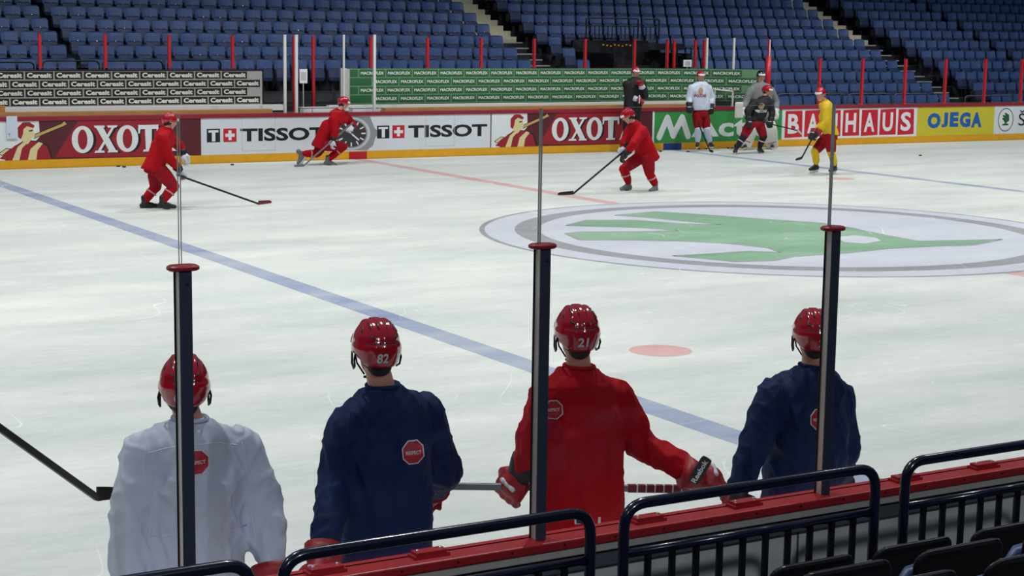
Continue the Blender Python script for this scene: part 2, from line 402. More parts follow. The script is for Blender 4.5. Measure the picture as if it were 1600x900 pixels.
# winged arrow emblem frozen into the centre circle
def zpt(zx, zy):
    u, v = 740+zx*0.5375, 300+zy*0.5375
    d = F_ + R_*((u-800)/FPX) - U_*((v-450)/FPX); P = CAMP + d*(-CZ/d.z); return (P.x, P.y)
wing = [(410,68),(530,57),(700,68),(860,80),(1010,90),(1100,105),(1180,122),(1290,143),(1450,140),(1535,138),(1450,155),(1340,158),(1200,165),(1080,178),(930,188),
        (870,200),(760,203),(690,196),(580,186),(690,180),(800,172),(895,176),(860,163),(740,150),(600,143),(450,140),(310,140),(268,121),(310,116),(480,115),(600,112),(480,104),(380,101),(270,98),(330,82),(470,82),(600,92),(720,95),(600,84),(500,74)]
grow = [zpt(*p) for p in wing]
cx0 = sum(p[0] for p in grow)/len(grow); cy0 = sum(p[1] for p in grow)/len(grow)
icepoly(grow, 0.0018, ICE_GREEN)
# dark outline strips round the emblem
for i in range(len(grow)):
    a = Vector(grow[i]); b = Vector(grow[(i+1) % len(grow)]); d = (b-a)
    if d.length < 1e-4: continue
    n = Vector((-d.y, d.x)).normalized()*0.035
    icepoly([tuple(a+n), tuple(b+n), tuple(b-n), tuple(a-n)], 0.0022, ICE_GREY)
icepoly([zpt(1050,132), zpt(1110,126), zpt(1170,133), zpt(1185,142), zpt(1140,150), zpt(1080,146)], 0.0024, ICE_LAV)
fl = mb.build('floor'); fl['kind'] = 'structure'

mb = MB(); mb.box((-60, -60, -0.3), (60, 60, -0.02), CONC); o = mb.build('concrete_ground'); o['kind'] = 'structure'

# ================================================================== NEAR BOARDS
nb = empty('dasher_board', (-8, -15, 0)); tag(nb, 'near rink board with red ledge and grey back in front of the railings', 'rink board')
mb = MB(); mb.box((-21, -15.06, 0.0), (6, -14.98, 1.165), GREYP)
for k in range(23):
    x = -20.6+k*1.2; mb.box((x, -15.066, 0.05), (x+0.006, -15.06, 1.1), GREYD)
mb.build('board_panel', nb)
mb = MB(); mb.box((-21, -14.98, 0.18), (6, -14.972, 1.165), BOARD_W); mb.build('ice_side_facing', nb)
mb = MB(); mb.box((-21, -14.985, 0.0), (6, -14.965, 0.18), YEL); mb.build('kickplate', nb)
mb = MB(); mb.box((-21, -15.10, 1.165), (6, -14.965, 1.2), RED_CAP); mb.build('ledge', nb, bevel=0.006)
mb = MB(); mb.box((-21, -15.085, 1.075), (6, -15.058, 1.12), GREYD); mb.box((-21, -15.09, 1.135), (6, -15.058, 1.165), ALU); mb.build('back_trim', nb)['label'] = 'grey metal trim with dark stripe'
mb = MB()
for k in range(60):
    x = -17.5+k*0.22; mb.tube([(x, -15.1, 1.185), (x, -15.103, 1.185)], 0.004, BLACK, 6)
mb.build('rivet_row', nb)

# red clamp blocks on the ledge
clamp = MB()
clamp.box((-0.07, -0.028, 0), (0.07, 0.028, 0.011), RED_CAP); clamp.box((-0.06, -0.023, 0.011), (0.06, 0.023, 0.022), RED_CAP)
for sx in (-0.045, 0.045): clamp.ball((sx, 0, 0.023), 0.006, BOLT, 8, 6)
clme = clamp.mesh('ledge_clamp')
CLX = [((500, 884), 'red clamp block on near ledge, leftmost, below the navy player'), ((660, 858), 'red clamp block on near ledge beneath the navy jersey hem'),
       ((1003, 806), 'red clamp block on ledge just right of the tall red player'), ((1148, 780), 'red clamp block on ledge under the resting red glove'),
       ((1405, 743), 'red clamp block on ledge left of the rightmost railing'), ((1528, 724), 'red clamp block on ledge nearest the right edge of the photo')]
for (u, v), lb in CLX:
    d = F_ + R_*((u-800)/FPX) - U_*((v-450)/FPX); P = CAMP + d*((1.21-CZ)/d.z)
    o = link('ledge_clamp', clme); o.location = (P.x, -15.03, 1.2); tag(o, lb, 'clamp', 'clamp blocks on the near ledge')

# posts of the near glass
def near_post(x, lab):
    r = empty('glass_post', (x, -15.02, 1.2)); tag(r, lab, 'post', 'posts of the near glass')
    mb = MB(); mb.box((x-0.021, -15.055, 1.2), (x+0.021, -15.0505, 2.268), POSTD)
    mb.box((x-0.021, -15.0505, 1.2), (x+0.021, -15.016, 2.268), ALU)
    mb.build('post_body', r, bevel=0.002)
    mb = MB(); mb.box((x-0.026, -15.016, 1.2), (x+0.026, -15.0125, 2.268), BLACK); mb.build('gasket', r)
    mb = MB(); n = 20
    for k, (z0, s) in enumerate(((2.268, 1.0),)):
        mb.loft([((x, -15.03, 2.266), (0.045, 0, 0), (0, 0.03, 0)), ((x, -15.03, 2.27), (0.052, 0, 0), (0, 0.036, 0)), ((x, -15.03, 2.279), (0.052, 0, 0), (0, 0.036, 0)), ((x, -15.03, 2.284), (0.044, 0, 0), (0, 0.03, 0))], MAROON_CAP, 24, 2.6)
    mb.build('post_cap', r, smooth=False)['label'] = 'dark red flat cap'
    mb = MB(); mb.ball((x+0.004, -15.0555, 2.225), 0.0045, BLACK, 8, 6); mb.build('screw', r)
PX = [-16.055, -14.725, -13.393, -12.055, -10.715]
for x, lb in zip(PX, ['dark metal glass post beyond the left edge of the near ledge', 'dark glass post in front of the white jersey player', 'dark glass post beside the tall red jersey player',
                      'dark glass post in front of right navy player', 'dark metal glass post beyond the right edge of the near ledge']):
    near_post(x, lb)
def pane(x0, x1, y, z0, z1, M, th, lab, grp, edge=True, parent=None):
    mb = MB(); vs = [(x0,y,z0),(x1,y,z0),(x1,y+th,z0),(x0,y+th,z0),(x0,y,z1),(x1,y,z1),(x1,y+th,z1),(x0,y+th,z1)]
    mb.add(vs, [(0,1,5,4),(2,3,7,6)], M)
    mb.add(vs, [(1,2,6,5),(3,0,4,7),(4,5,6,7),(0,3,2,1)], GEDGE)
    o = mb.build('glass_screen'); tag(o, lab, 'glass pane', grp); return o
labs = ['clear glass pane left of the white jersey player', 'clear glass pane between the first and second dark posts', 'clear glass pane between the middle and right dark posts', 'clear glass pane right of the right dark post']
for i in range(4): pane(PX[i]+0.004, PX[i+1]-0.004, -15.012, 1.2, 2.76, GLASS, 0.012, labs[i], 'near glass panes')

# ================================================================== NEAR RAILINGS
def arc(c, a, b, r, n=7):
    """rounded corner between directions a->c->b"""
    c = Vector(c); a = Vector(a); b = Vector(b); da = (a-c).normalized(); db = (b-c).normalized()
    p0 = c+da*r; p1 = c+db*r; return [(p0*(1-t)**2+c*2*t*(1-t)+p1*t*t) for t in [k/n for k in range(n+1)]]
RY = -15.72; RZ = 1.51; RF = 0.72
def railing(x0, x1, lab, left=True, right=True):
    r = empty('railing', ((x0+x1)/2, RY, RF)); tag(r, lab, 'railing', 'navy tube railings in front of the seats')
    A = (x0, RY, RF); B = (x0, RY, RZ); C = (x1, RY, RZ); D = (x1, RY, RF)
    pts = [Vector(A)]+arc(B, A, C, 0.085)+arc(C, B, D, 0.085)+[Vector(D)]
    mb = MB(); mb.tube(pts, 0.0185, RAILM, 16); mb.build('frame', r, smooth=True)
    zl = RZ-0.165
    mb = MB(); mb.tube([(x0, RY, zl), (x1, RY, zl)], 0.015, RAILM, 12); mb.build('middle_bar', r, smooth=True)
    mb = MB(); mb.tube([(x0, RY, RF+0.08), (x1, RY, RF+0.08)], 0.015, RAILM, 12); mb.build('bottom_bar', r, smooth=True)
    n = round((x1-x0)/0.094)
    for k in range(1, n):
        x = x0+(x1-x0)*k/n; mb = MB(); mb.tube([(x, RY, RF+0.08), (x, RY, zl)], 0.0125, BARM, 10); mb.build('baluster', r, smooth=True)
def rx(u, v): return at(u, v, RY).x
xD0 = rx(1412, 800); xC1 = rx(1366, 800); xC0 = rx(974, 860); xB1 = rx(922, 860); xB0 = rx(436, 885)+0.01; xA1 = rx(392, 890)
railing(xD0, xD0+1.15, 'navy tube railing at the right edge with rounded corner')
railing(xC0, xC1, 'navy tube railing below the tall red and right navy players')
railing(xB0, xB1, 'navy tube railing below the middle navy player')
railing(xA1-1.1, xA1, 'navy tube railing crossing in front of the white jersey at bottom left')
mb = MB(); mb.box((-21, -15.95, 0.0), (6, -15.6, RF), CONC); mb.box((-21, -16.5, 0), (6, -15.95, RF), CONC)
for k in range(1, 26): mb.box((-60, -16.5-0.8*k+(.25*min(k,3)), 0), (60, -16.5-0.8*(k-1)+(.25*min(k-1,3)), RF+0.18*k), CONC)
o = mb.build('near_terrace'); o['kind'] = 'structure'
mb = MB(); mb.box((-60, -38, -.02), (60, -37, 18), CONC); o = mb.build('wall_near'); o['kind'] = 'structure'
mb = MB(); mb.box((59, -37, -.02), (60, 40, 18), CONC); o = mb.build('wall_right'); o['kind'] = 'structure'
mb = MB(); mb.box((-60, -37, -.02), (-59, 40, 18), CONC); o = mb.build('wall_left'); o['kind'] = 'structure'

# ------------------------------------------------------------------ near seats, seen from behind
def near_seat(x, y, zt, lab):
    zb = zt-0.48
    r = empty('stadium_seat', (x, y, zb)); tag(r, lab, 'seat', 'black backed seats at bottom right')
    w = 0.17
    mb = MB(); pts = []
    for (cx, cz, a0) in ((w-0.045, zt-0.045, 0), (-w+0.045, zt-0.045, PI/2)):
        for k in range(7): a = a0+k*PI/12; pts.append((cx+0.045*math.cos(a), cz+0.045*math.sin(a)))
    pts += [(-w+0.02, zt-0.33), (w-0.02, zt-0.33)]
    def bulge(px, pz): return 0.03*(px/w)**2 + (zt-pz)*0.10
    n = len(pts); fr = [(x+a, y+bulge(a, b)+0.02, b) for a, b in pts]; bk = [(x+a, y+bulge(a, b), b) for a, b in pts]
    mb.add(bk+fr, [tuple(range(n))[::-1], tuple(range(n, 2*n))]+[(k, (k+1) % n, n+(k+1) % n, n+k) for k in range(n)], mat('seat_black', (17, 18, 20), 0.32, noise_amt=0.1))
    mb.build('backrest', r, bevel=0.009)
    mb = MB(); secs = []
    for t in range(6):
        z = zt-0.075-0.28*t/5; ww = (0.11, 0.145, 0.155, 0.155, 0.15, 0.13)[t]; yy = y+0.105+0.06*t/5
        secs.append(((x-0.03, yy, z), (ww, 0, 0), (0, 0.03, 0)))
    mb.loft(secs, SEATB, 20, 3); mb.build('seat_pan', r, smooth=True)['label'] = 'blue folded seat pan'
    mb = MB(); mb.box((x-0.02, y-0.005, zb+0.0), (x+0.02, y+0.035, zt-0.2), BLACK); mb.build('pedestal', r)
rows = [(-16.25, 1.41, [-13.10, -12.68, -12.25, -11.83], 'front'), (-16.80, 1.602, [-13.46, -13.03, -12.60], 'second'), (-17.35, 1.775, [-13.76, -13.33, -12.90], 'third')]
names = ['first seat from the left', 'second seat from the left', 'third seat from the left', 'fourth seat from the left']
for y, z, xs, rn in rows:
    for i, x in enumerate(xs): near_seat(x, y, z, 'black backed stadium seat in the %s of the near rows, %s' % (rn, names[i]))

# ================================================================== FAR BOARDS
YB = 15.0
fb = empty('dasher_board', (0, YB, 0)); tag(fb, 'far rink board with advertising, yellow kickplate and maroon ledge', 'rink board')
mb = MB(); mb.box((-21.5, YB, 0.0), (21.6, YB+0.08, 0.98), BOARD_W); mb.build('board_panel', fb)
mb = MB(); mb.box((-21.5, YB-0.012, 0.0), (21.6, YB, 0.178), YEL)
mb.box((-0.22, YB-0.016, 0.0), (0.22, YB-0.012, 0.17), mat('kick_red', (188, 22, 34), 0.5)); mb.box((8.35, YB-0.016, 0.0), (8.9, YB-0.012, 0.17), mat('kick_blue', (24, 58, 128), 0.5))
mb.build('kickplate', fb)
mb = MB(); mb.box((-21.5, YB-0.02, 0.965), (21.6, YB+0.095, 1.05), MAROON_CAP); mb.build('ledge', fb, bevel=0.006)
# right hand corner of the far board
mb = MB(); n = 12
def cpt(a, r): return (21.6+r*math.sin(a), 6.5+r*math.cos(a))
for (r0, r1, z0, z1, M) in ((8.5, 8.58, 0, 0.965, BOARD_W), (8.488, 8.5, 0, 0.178, YEL), (8.48, 8.6, 0.965, 1.03, MAROON_CAP)):
    for k in range(n):
        a, b = k*PI/2/n, (k+1)*PI/2/n; P = [cpt(a, r0), cpt(b, r0), cpt(b, r1), cpt(a, r1)]
        mb.add([(*p, z0) for p in P]+[(*p, z1) for p in P], [(0,3,2,1)[::-1],(4,5,6,7)[::-1],(0,1,5,4),(1,2,6,5),(2,3,7,6),(3,0,4,7)], M)
o = mb.build('dasher_board'); tag(o, 'curved corner board beyond the right edge of the far boards', 'rink board')

ZA0, ZA1 = 0.18, 0.965
YF = YB-0.004
def advert(name, lab, x0, x1, base):
    mb = MB(); mb.box((x0, YF, ZA0), (x1, YB-0.001, ZA1), base); o = mb.build('advert_panel', fb); o['label'] = lab; return o
ink = mat('ad_black', (20, 22, 26), 0.5); adr = mat('ad_red', (206, 24, 48), 0.5); mar = mat('ad_maroon', (92, 28, 40), 0.5); admr = mat('ad_deep_red', (160, 26, 42), 0.5)
cream = mat('ad_cream', (232, 214, 158), 0.5); adw = mat('ad_white', (236, 238, 240), 0.5); horn = mat('ad_horn', (206, 172, 96), 0.5)
adg = mat('ad_green', (56, 152, 74), 0.5); ady = mat('ad_yellow', (214, 200, 52), 0.5); adb = mat('ad_blue', (20, 96, 184), 0.5); adbg = mat('ad_dark_green', (30, 96, 44), 0.5)
def tx(u, y=205): return at(u, y, YB).x
def serif(mb, ch, x0, x1, z0, z1, y, M, inner):
    w = x1-x0; h = z1-z0
    cnt_ = [0]
    if ch == 'O':
        disc(mb, (x0+x1)/2, (z0+z1)/2, w/2, h/2, y, M, 32); disc(mb, (x0+x1)/2, (z0+z1)/2, w*0.22, h*0.37, y-0.0008, inner, 24)
    else:
        def q(*p): cnt_[0] += 1; mb.add([(x0+a*w, y-cnt_[0]*.00012, z0+b*h) for a, b in p], [tuple(range(len(p)))], M)
        if ch == 'X':
            q((0.0,1),(0.45,1),(0.45,0.92),(0.05,0.92)); q((0.55,1),(1,1),(0.95,0.92),(0.6,0.92)); q((0,0),(0.45,0),(0.4,0.08),(0.05,0.08)); q((0.55,0),(1,0),(0.97,0.08),(0.6,0.08))
            q((0.08,0.95),(0.38,0.95),(0.93,0.05),(0.63,0.05)); q((0.76,0.95),(0.88,0.95),(0.26,0.05),(0.13,0.05))
        if ch == 'T':
            q((0.0,1),(1,1),(0.97,0.84),(0.03,0.84)); q((0.0,0.9),(0.12,0.9),(0.08,0.68),(0.0,0.68)); q((0.88,0.9),(1,0.9),(1,0.68),(0.92,0.68)); q((0.33,0.9),(0.67,0.9),(0.64,0.05),(0.36,0.05)); q((0.25,0.08),(0.75,0.08),(0.78,0),(0.22,0))
        if ch == 'A':
            q((0.4,1),(0.6,1),(1,0),(0.62,0)); q((0.4,1),(0.55,1),(0.18,0),(0,0)); q((0.25,0.36),(0.75,0.36),(0.78,0.24),(0.2,0.24))
def horn_man(par, x0, w):
    """man blowing a horn, in flat colours (x0 left edge, w width of the drawing)"""
    mb = MB(); y = YF-0.001; H = ZA1-ZA0
    def P(a, b): return (x0+a*w, ZA0+b*H)
    def pg(pts, M, d): fan(mb, [P(*p) for p in pts], y-d, M)
    pg([(-.05,0),(0.45,0),(0.42,0.25),(0.6,0.6),(0.59,1),(-.05,1)], adw, 0)
    pg([(0.10,0.0),(0.22,0.34),(0.38,0.52),(0.60,0.48),(0.72,0.36),(0.78,0.0)], ink, .0006)
    pg([(0.12,0.0),(0.24,0.34),(0.38,0.5),(0.58,0.46),(0.70,0.34),(0.76,0.0)], admr, .0010)
    pg([(0.20,0.0),(0.28,0.34),(0.36,0.46),(0.42,0.44),(0.34,0.30),(0.30,0.0)], cream, .0014)
    pg([(0.42,0.0),(0.46,0.28),(0.58,0.46),(0.64,0.42),(0.56,0.24),(0.54,0.0)], cream, .0014)
    pg([(0.34,0.5),(0.34,0.68),(0.44,0.66),(0.48,0.52),(0.42,0.4)], cream, .0018)      # neck
    pg([(0.33,0.62),(0.34,0.86),(0.42,0.93),(0.50,0.86),(0.515,0.72),(0.535,0.66),(0.51,0.6),(0.46,0.52),(0.38,0.54)], cream, .0022)  # face
    pg([(0.29,0.60),(0.29,0.84),(0.36,0.97),(0.46,0.97),(0.53,0.88),(0.51,0.82),(0.42,0.87),(0.37,0.80),(0.36,0.66),(0.33,0.54)], admr, .0026)   # hair
    pg([(0.44,0.76),(0.50,0.78),(0.50,0.74),(0.45,0.73)], ink, .0030)
    pg([(0.51,0.54),(0.535,0.67),(0.91,0.93),(0.96,1.0),(1.0,0.90),(0.93,0.83)], ink, .0026)
    pg([(0.515,0.56),(0.54,0.655),(0.915,0.915),(0.955,0.98),(0.99,0.905),(0.925,0.85)], horn, .0030)
    pg([(0.0,0.18),(0.12,0.32),(0.20,0.30),(0.06,0.12)], ink, .0014); pg([(0.02,0.18),(0.12,0.30),(0.17,0.29),(0.06,0.14)], cream, .0018)
    pg([(0.02,0.05),(0.16,0.26),(0.26,0.40),(0.22,0.12),(0.16,0.0)], admr, .0016)
    mb.build('advert_picture', par)['label'] = 'flat drawing of a man blowing a horn'
def beer(x0m, man, xr, letters, lab):
    o = advert('x', lab, x0m, xr, mar)
    mb = MB(); y = YF-0.0008; xa = letters[0][1]-0.35; xb = letters[-1][2]-0.5
    fan(mb, [(xa, ZA0+0.04), (xb, ZA0+0.01), (xb+0.25, ZA1), (xa+0.5, ZA1)], y, admr); mb.build('advert_colour_field', o)
    horn_man(o, *man)
    mb = MB()
    for ch, a, b in letters:
        serif(mb, ch, a+0.02, b+0.06, 0.275, 0.825, YF-0.0016, ink, ink)
        serif(mb, ch, a, b, 0.29, 0.85, YF-0.0026, adw, admr)
    mb.build('lettering', o)
L1 = [('O', tx(112, 222), tx(146, 222)), ('X', tx(147, 222), tx(184, 222)), ('O', tx(182, 220), tx(216, 220)), ('T', tx(216, 220), tx(248, 220)), ('A', tx(248, 220), tx(277, 220))]
beer(-8.45, (tx(-4, 225), tx(106, 225)-tx(-4, 225)), tx(314, 215), L1, 'maroon advert with white serif letters at the left')
L2 = [('O', tx(862), tx(888)), ('X', tx(888), tx(917)), ('O', tx(916), tx(941)), ('T', tx(941), tx(967)), ('A', tx(968), tx(998))]
beer(tx(766), (tx(772), tx(858)-tx(772)), tx(1019), L2, 'maroon advert with white serif letters right of centre')
def tissot(x0, x1, l0, l1, lab, both=True):
    o = advert('x', lab, x0, x1, BOARD_W); mb = MB(); y = YF-0.001
    w = l1-l0; a = l0; s = w*0.108
    mb.add([(a, y, 0.45), (a+s, y, 0.45), (a+s, y, 0.74), (a, y, 0.74)], [(0,1,2,3)], ink)
    bc_ = [0]
    def bx(x0_, x1_, z0_, z1_, M): bc_[0] += 1; yy = y-.001-bc_[0]*.0003; mb.add([(x0_, yy, z0_), (x1_, yy, z0_), (x1_, yy, z1_), (x0_, yy, z1_)], [(0,1,2,3)], M)
    bx(a+s*.12, a+s*.88, .66, .71, adw); bx(a+s*.38, a+s*.64, .47, .71, adw)
    b = a+s*1.25; mb.add([(b, y, 0.45), (b+s, y, 0.45), (b+s, y, 0.74), (b, y, 0.74)], [(0,1,2,3)], adr)
    bx(b+s*.38, b+s*.62, .49, .70, adw); bx(b+s*.14, b+s*.86, .56, .63, adw)
    put_text(mb, 'TISSOT', b+s*1.3, l1, 0.45, 0.735, y, ink, bold=0.035)
    mb.build('lettering', o)
    return o
tissot(tx(317), -0.62, tx(323, 212), tx(509, 208), 'white advert with black watchmaker lettering left of the watch picture')
tissot(0.18, tx(766), tx(589, 205), tx(761, 203), 'white advert with black watchmaker lettering right of the watch picture')
# service doors cut in the far board
mb = MB()
for (ua, ub) in ((378, 430), (665, 710)):
    xa, xb = tx(ua), tx(ub)
    for (p, q) in (((xa, .25), (xa, .96)), ((xb, .25), (xb, .96)), ((xa, .25), (xb, .25))):
        stroke(mb, [p, q], 0.012, YF-0.0015, GREYP)
mb.build('door_seam', fb)
# watch picture
o = advert('x', 'grey wristwatch picture with dark dial', -0.62, 0.18, BOARD_W)
mb = MB(); wx, wz = tx(548, 206)+0.05, 0.575; y = YF-0.001
wg = mat('ad_watch_grey', (150, 152, 158), 0.4); wl = mat('ad_watch_light', (205, 207, 212), 0.4); wd = mat('ad_watch_dark', (58, 56, 62), 0.4)
fan(mb, [(wx-.52,.22),(wx+.35,.19),(wx+.5,.30),(wx+.56,.48),(wx+.60,.52),(wx+.60,.64),(wx+.54,.68),(wx+.46,.86),(wx+.42,.95),(wx-.4,.965),(wx-.52,.8)], y-.0002, wg)
disc(mb, wx-.02, wz, .45, .365, y-.0010, wl, 40); disc(mb, wx-.04, wz, .40, .325, y-.0016, wg, 40); disc(mb, wx-.04, wz, .37, .30, y-.0022, wd, 40)
for k in range(12):
    a = k*PI/6; stroke(mb, [(wx-.04+.26*math.cos(a), wz+.21*math.sin(a)), (wx-.04+.34*math.cos(a), wz+.275*math.sin(a))], .032, y-.003, adw)
stroke(mb, [(wx-.04, wz), (wx+.14, wz-.14)], .035, y-.0036, adw); stroke(mb, [(wx-.04, wz), (wx-.16, wz+.12)], .035, y-.0036, adw)
mb.build('advert_picture', o)
# green panel
o = advert('x', 'bright green advert with white script lettering', tx(1022), tx(1221), adg)
mb = MB(); mb.box((tx(1019), YF-0.001, ZA0), (tx(1022), YB-0.001, ZA1), adw); mb.build('advert_border', fb)
mb = MB(); y = YF-0.001
stroke(mb, [(tx(1030,207), .33), (tx(1042,207), .80), (tx(1052,207), .36), (tx(1065,207), .80), (tx(1075,207), .34)], .17, y, adw)
put_text(mb, 'Acta', tx(1080, 203), tx(1192, 203), 0.30, 0.80, y, adw, bold=0.03, space=1.05); mb.build('lettering', o)
# red letter tiles
o = advert('x', 'white advert of seven red tiles with white capitals', tx(1222), tx(1431), adw)
mb = MB(); y = YF-0.001; x0 = tx(1224.5, 190); x1 = tx(1429, 190); n = 7; pw = (x1-x0)/n
for k, ch in enumerate('BAUHAUS'):
    a = x0+k*pw+0.04; b = a+pw-0.08; sk = 0.03 if k % 2 else -0.02
    mb.add([(a, y, .23+sk*.3), (b+.02, y, .24), (b, y, .93+sk*.3), (a+.01, y, .92)], [(0,1,2,3)], adr)
    put_text(mb, ch, a+.10, b-.10, .33, .84, y-.001, adw, bold=0.03)
mb.build('lettering', o)
o = advert('x', 'yellow advert with bouncy blue capitals', tx(1432), tx(1552), ady)
mb = MB(); x0 = tx(1449, 190); x1 = tx(1535, 190); cells = [(0, .25), (.25, .38), (.40, .57), (.58, .79), (.79, 1.0)]
for (c0, c1), ch, dz in zip(cells, 'OJEGA', (0, .02, .03, .01, .0)):
    put_text(mb, ch, x0+(x1-x0)*c0, x0+(x1-x0)*c1-0.03, .38+dz, .80+dz*.5, y, adb, bold=0.06)
mb.build('lettering', o)
o = advert('x', 'white advert with round winged arrow emblem at right edge', tx(1553), 21.5, BOARD_W)
mb = MB(); ex = tx(1571, 190); ez = .575
disc(mb, ex, ez, .30, .33, y, ink, 36); disc(mb, ex, ez, .275, .305, y-.0006, adw, 36); disc(mb, ex, ez, .235, .265, y-.0010, GREYW, 36); disc(mb, ex, ez, .225, .255, y-.0014, adw, 36)
fan(mb, [(ex-.14,ez-.16),(ex+.12,ez-.16),(ex+.10,ez-.11),(ex+.02,ez-.10),(ex+.14,ez-.02),(ex+.12,ez+.14),(ex-.02,ez+.2),(ex-.06,ez+.19),(ex-.02,ez+.12),(ex-.12,ez+.14),(ex-.13,ez+.10),(ex-.06,ez+.06),(ex-.14,ez+.05),(ex-.13,ez+.01),(ex-.08,ez-.02),(ex-.02,ez-.10),(ex-.12,ez-.12)], y-.0020, adbg)
vs_, fs_ = text2d('ŠKODA', 0.0, 0, 1.05, 4); sx0 = tx(1591, 190); P_ = []
for a_, b_ in vs_:                       # the word runs on round the corner of the boards
    xx_ = sx0+a_*2.3; zz_ = .40+b_*.44
    if xx_ <= 21.6: P_.append((xx_, YF-.004, zz_))
    else: t_ = (xx_-21.6)/8.5; P_.append((21.6+8.47*math.sin(t_), 6.5+8.47*math.cos(t_), zz_))
mb.add(P_, fs_, ink)
mb.build('lettering', o)
# paper sheet taped over the horn drawing
mb = MB(); xa = tx(10, 210); xb = tx(27, 210); mb.box((xa, YB-0.03, 0.62), (xb, YB-0.024, 1.07), mat('paper', (214, 222, 238), 0.7))
put_text(mb, 'T.', xa+.03, xa+.09, .66, .72, YB-.031, ink); mb.build('paper_sheet'); tag(bpy.data.objects['paper_sheet'], 'white paper sheet taped over far board at left edge', 'paper')

# ------------------------------------------------------------------ team bench area behind the far boards
YW = 16.6
mb = MB(); mb.box((-9.5, YB+0.1, 1.0), (-2.0, YB+0.36, 1.135), WOOD); mb.box((-9.5, YB+0.3, 0), (-2.0, YB+0.34, 1.0), WOOD)
o = mb.build('wooden_shelf'); tag(o, 'tan wooden shelf behind the far board at left', 'shelf')
mb = MB(); mb.box((0.75, YB+0.1, 1.0), (9.4, YB+0.36, 1.125), WOOD); mb.box((0.75, YB+0.3, 0), (9.4, YB+0.34, 1.0), WOOD)
o = mb.build('wooden_shelf'); tag(o, 'tan wooden shelf behind the far board right of the watch picture', 'shelf')
mb = MB(); mb.box((-9.5, YW-0.22, 1.04), (-1.2, YW-0.02, 1.165), WHITE); mb.box((-9.5, YW-0.2, 0), (-1.2, YW-0.04, 1.04), CONC)
o = mb.build('bench_ledge'); tag(o, 'white ledge under the grey and black sponsor wall', 'ledge')
mb = MB(); mb.box((-0.2, YW-0.5, 1.02), (10.0, YW-0.33, 1.15), WHITE); mb.box((-0.2, YW-0.48, 0), (10.0, YW-0.35, 1.02), CONC)
o = mb.build('bench_ledge'); tag(o, 'white ledge under the green sponsor wall', 'ledge')
# grey sponsor wall
gw = mat('sponsor_grey', (172, 167, 167), 0.6, noise_amt=0.06); gtx = mat('sponsor_text_grey', (225, 225, 212), 0.6)
r = empty('sponsor_banner', (-5, YW, 1.17)); tag(r, 'grey sponsor wall of repeated black name labels at left', 'advertising wall')
xE = at(411, 130, YW).x
mb = MB(); mb.box((-9.6, YW, 1.165), (xE, YW+0.05, 1.94), gw); mb.build('wall_panel', r)
mb = MB(); mb.box((-9.6, YW-0.006, 1.92), (xE, YW+0.056, 1.95), BLACK); mb.box((xE-0.02, YW-0.006, 1.165), (xE+.01, YW+0.056, 1.95), BLACK); mb.build('wall_edge', r)
def labels(r, xlo, xend, pitch, z0, z1, rows, bgm, txm, word, offs, ybend=None, lo=-1e9):
    m1 = MB(); m2 = MB(); h = (z1-z0)/rows
    for j in range(rows):
        x = xend-offs[j % 2]-pitch
        while x > xlo-pitch*.8:
            f = (lambda X: ybend(X)) if ybend else (lambda X: YW)
            cut = x < xlo; a, b = max(x+0.016, xlo+.01), x+pitch-0.016; za, zb = z0+j*h+0.016, z0+(j+1)*h-0.014
            m1.add([(a, f(a)-.004, za), ((a+b)/2, f((a+b)/2)-.005, za), (b, f(b)-.004, za), (b, f(b)-.004, zb), ((a+b)/2, f((a+b)/2)-.005, zb), (a, f(a)-.004, zb)], [(0,1,4,5),(1,2,3,4)], bgm)
            if cut: x -= pitch; continue
            vs, fs = text2d(word, 0.045 if word[0] == 'C' else 0.03)
            aa, bb = a+.035, b-.035; zc, zd = (za+.028, zb-.022) if word[0] == 'C' else (za+.05, zb-.045)
            m2.add([(aa+p*(bb-aa), f(aa+p*(bb-aa))-.012, zc+q*(zd-zc)) for p, q in vs], fs, txm)
            x -= pitch
    m1.build('label_block', r); m2.build('lettering', r)
labels(r, -9.5, xE-0.04, 0.625, 1.175, 1.92, 4, mat('sponsor_black', (30, 30, 32), 0.5), gtx, 'Ceresit', (0.02, 0.33))
# green sponsor wall, bending toward the boards at its right end
def bend(X):
    q = lambda t: YW-max(0, (t-8.6))**2*0.13
    h = .3; k = math.floor(X/h); t = X/h-k; return q(k*h)*(1-t)+q((k+1)*h)*t
r = empty('sponsor_banner', (5, YW, 1.15)); tag(r, 'long green sponsor wall of repeated white name labels', 'advertising wall')
gg = mat('sponsor_green', (108, 154, 112), 0.6, noise_amt=0.06); gl = mat('sponsor_green_dark', (44, 104, 62), 0.5)
xg0 = at(540, 130, YW).x; xe = 11.7; xs = [xg0]+[k*.3 for k in range(math.ceil(xg0/.3), 39)]+[xe]
mb = MB()
for a, b in zip(xs[:-1], xs[1:]):
    mb.add([(a,bend(a),1.15),(b,bend(b),1.15),(b,bend(b),1.97),(a,bend(a),1.97),(a,bend(a)+.05,1.15),(b,bend(b)+.05,1.15),(b,bend(b)+.05,1.97),(a,bend(a)+.05,1.97)], [(0,1,2,3),(7,6,5,4),(3,2,6,7),(0,4,5,1)], gg)
mb.build('wall_panel', r)
mb = MB(); mb.box((xg0-0.12, YW-0.01, 1.15), (xg0+0.02, YW+0.06, 1.98), GREYP); mb.box((xg0+0.02, YW-.002, 1.15), (xg0+.1, YW, 1.97), GREYP); mb.build('wall_edge', r)['label'] = 'grey end panel'
labels(r, xg0+0.11, xe-.03, 0.70, 1.165, 1.96, 4, gl, mat('sponsor_white', (235, 240, 232), 0.5), 'MACROFLEX', (0.05, 0.4), bend)

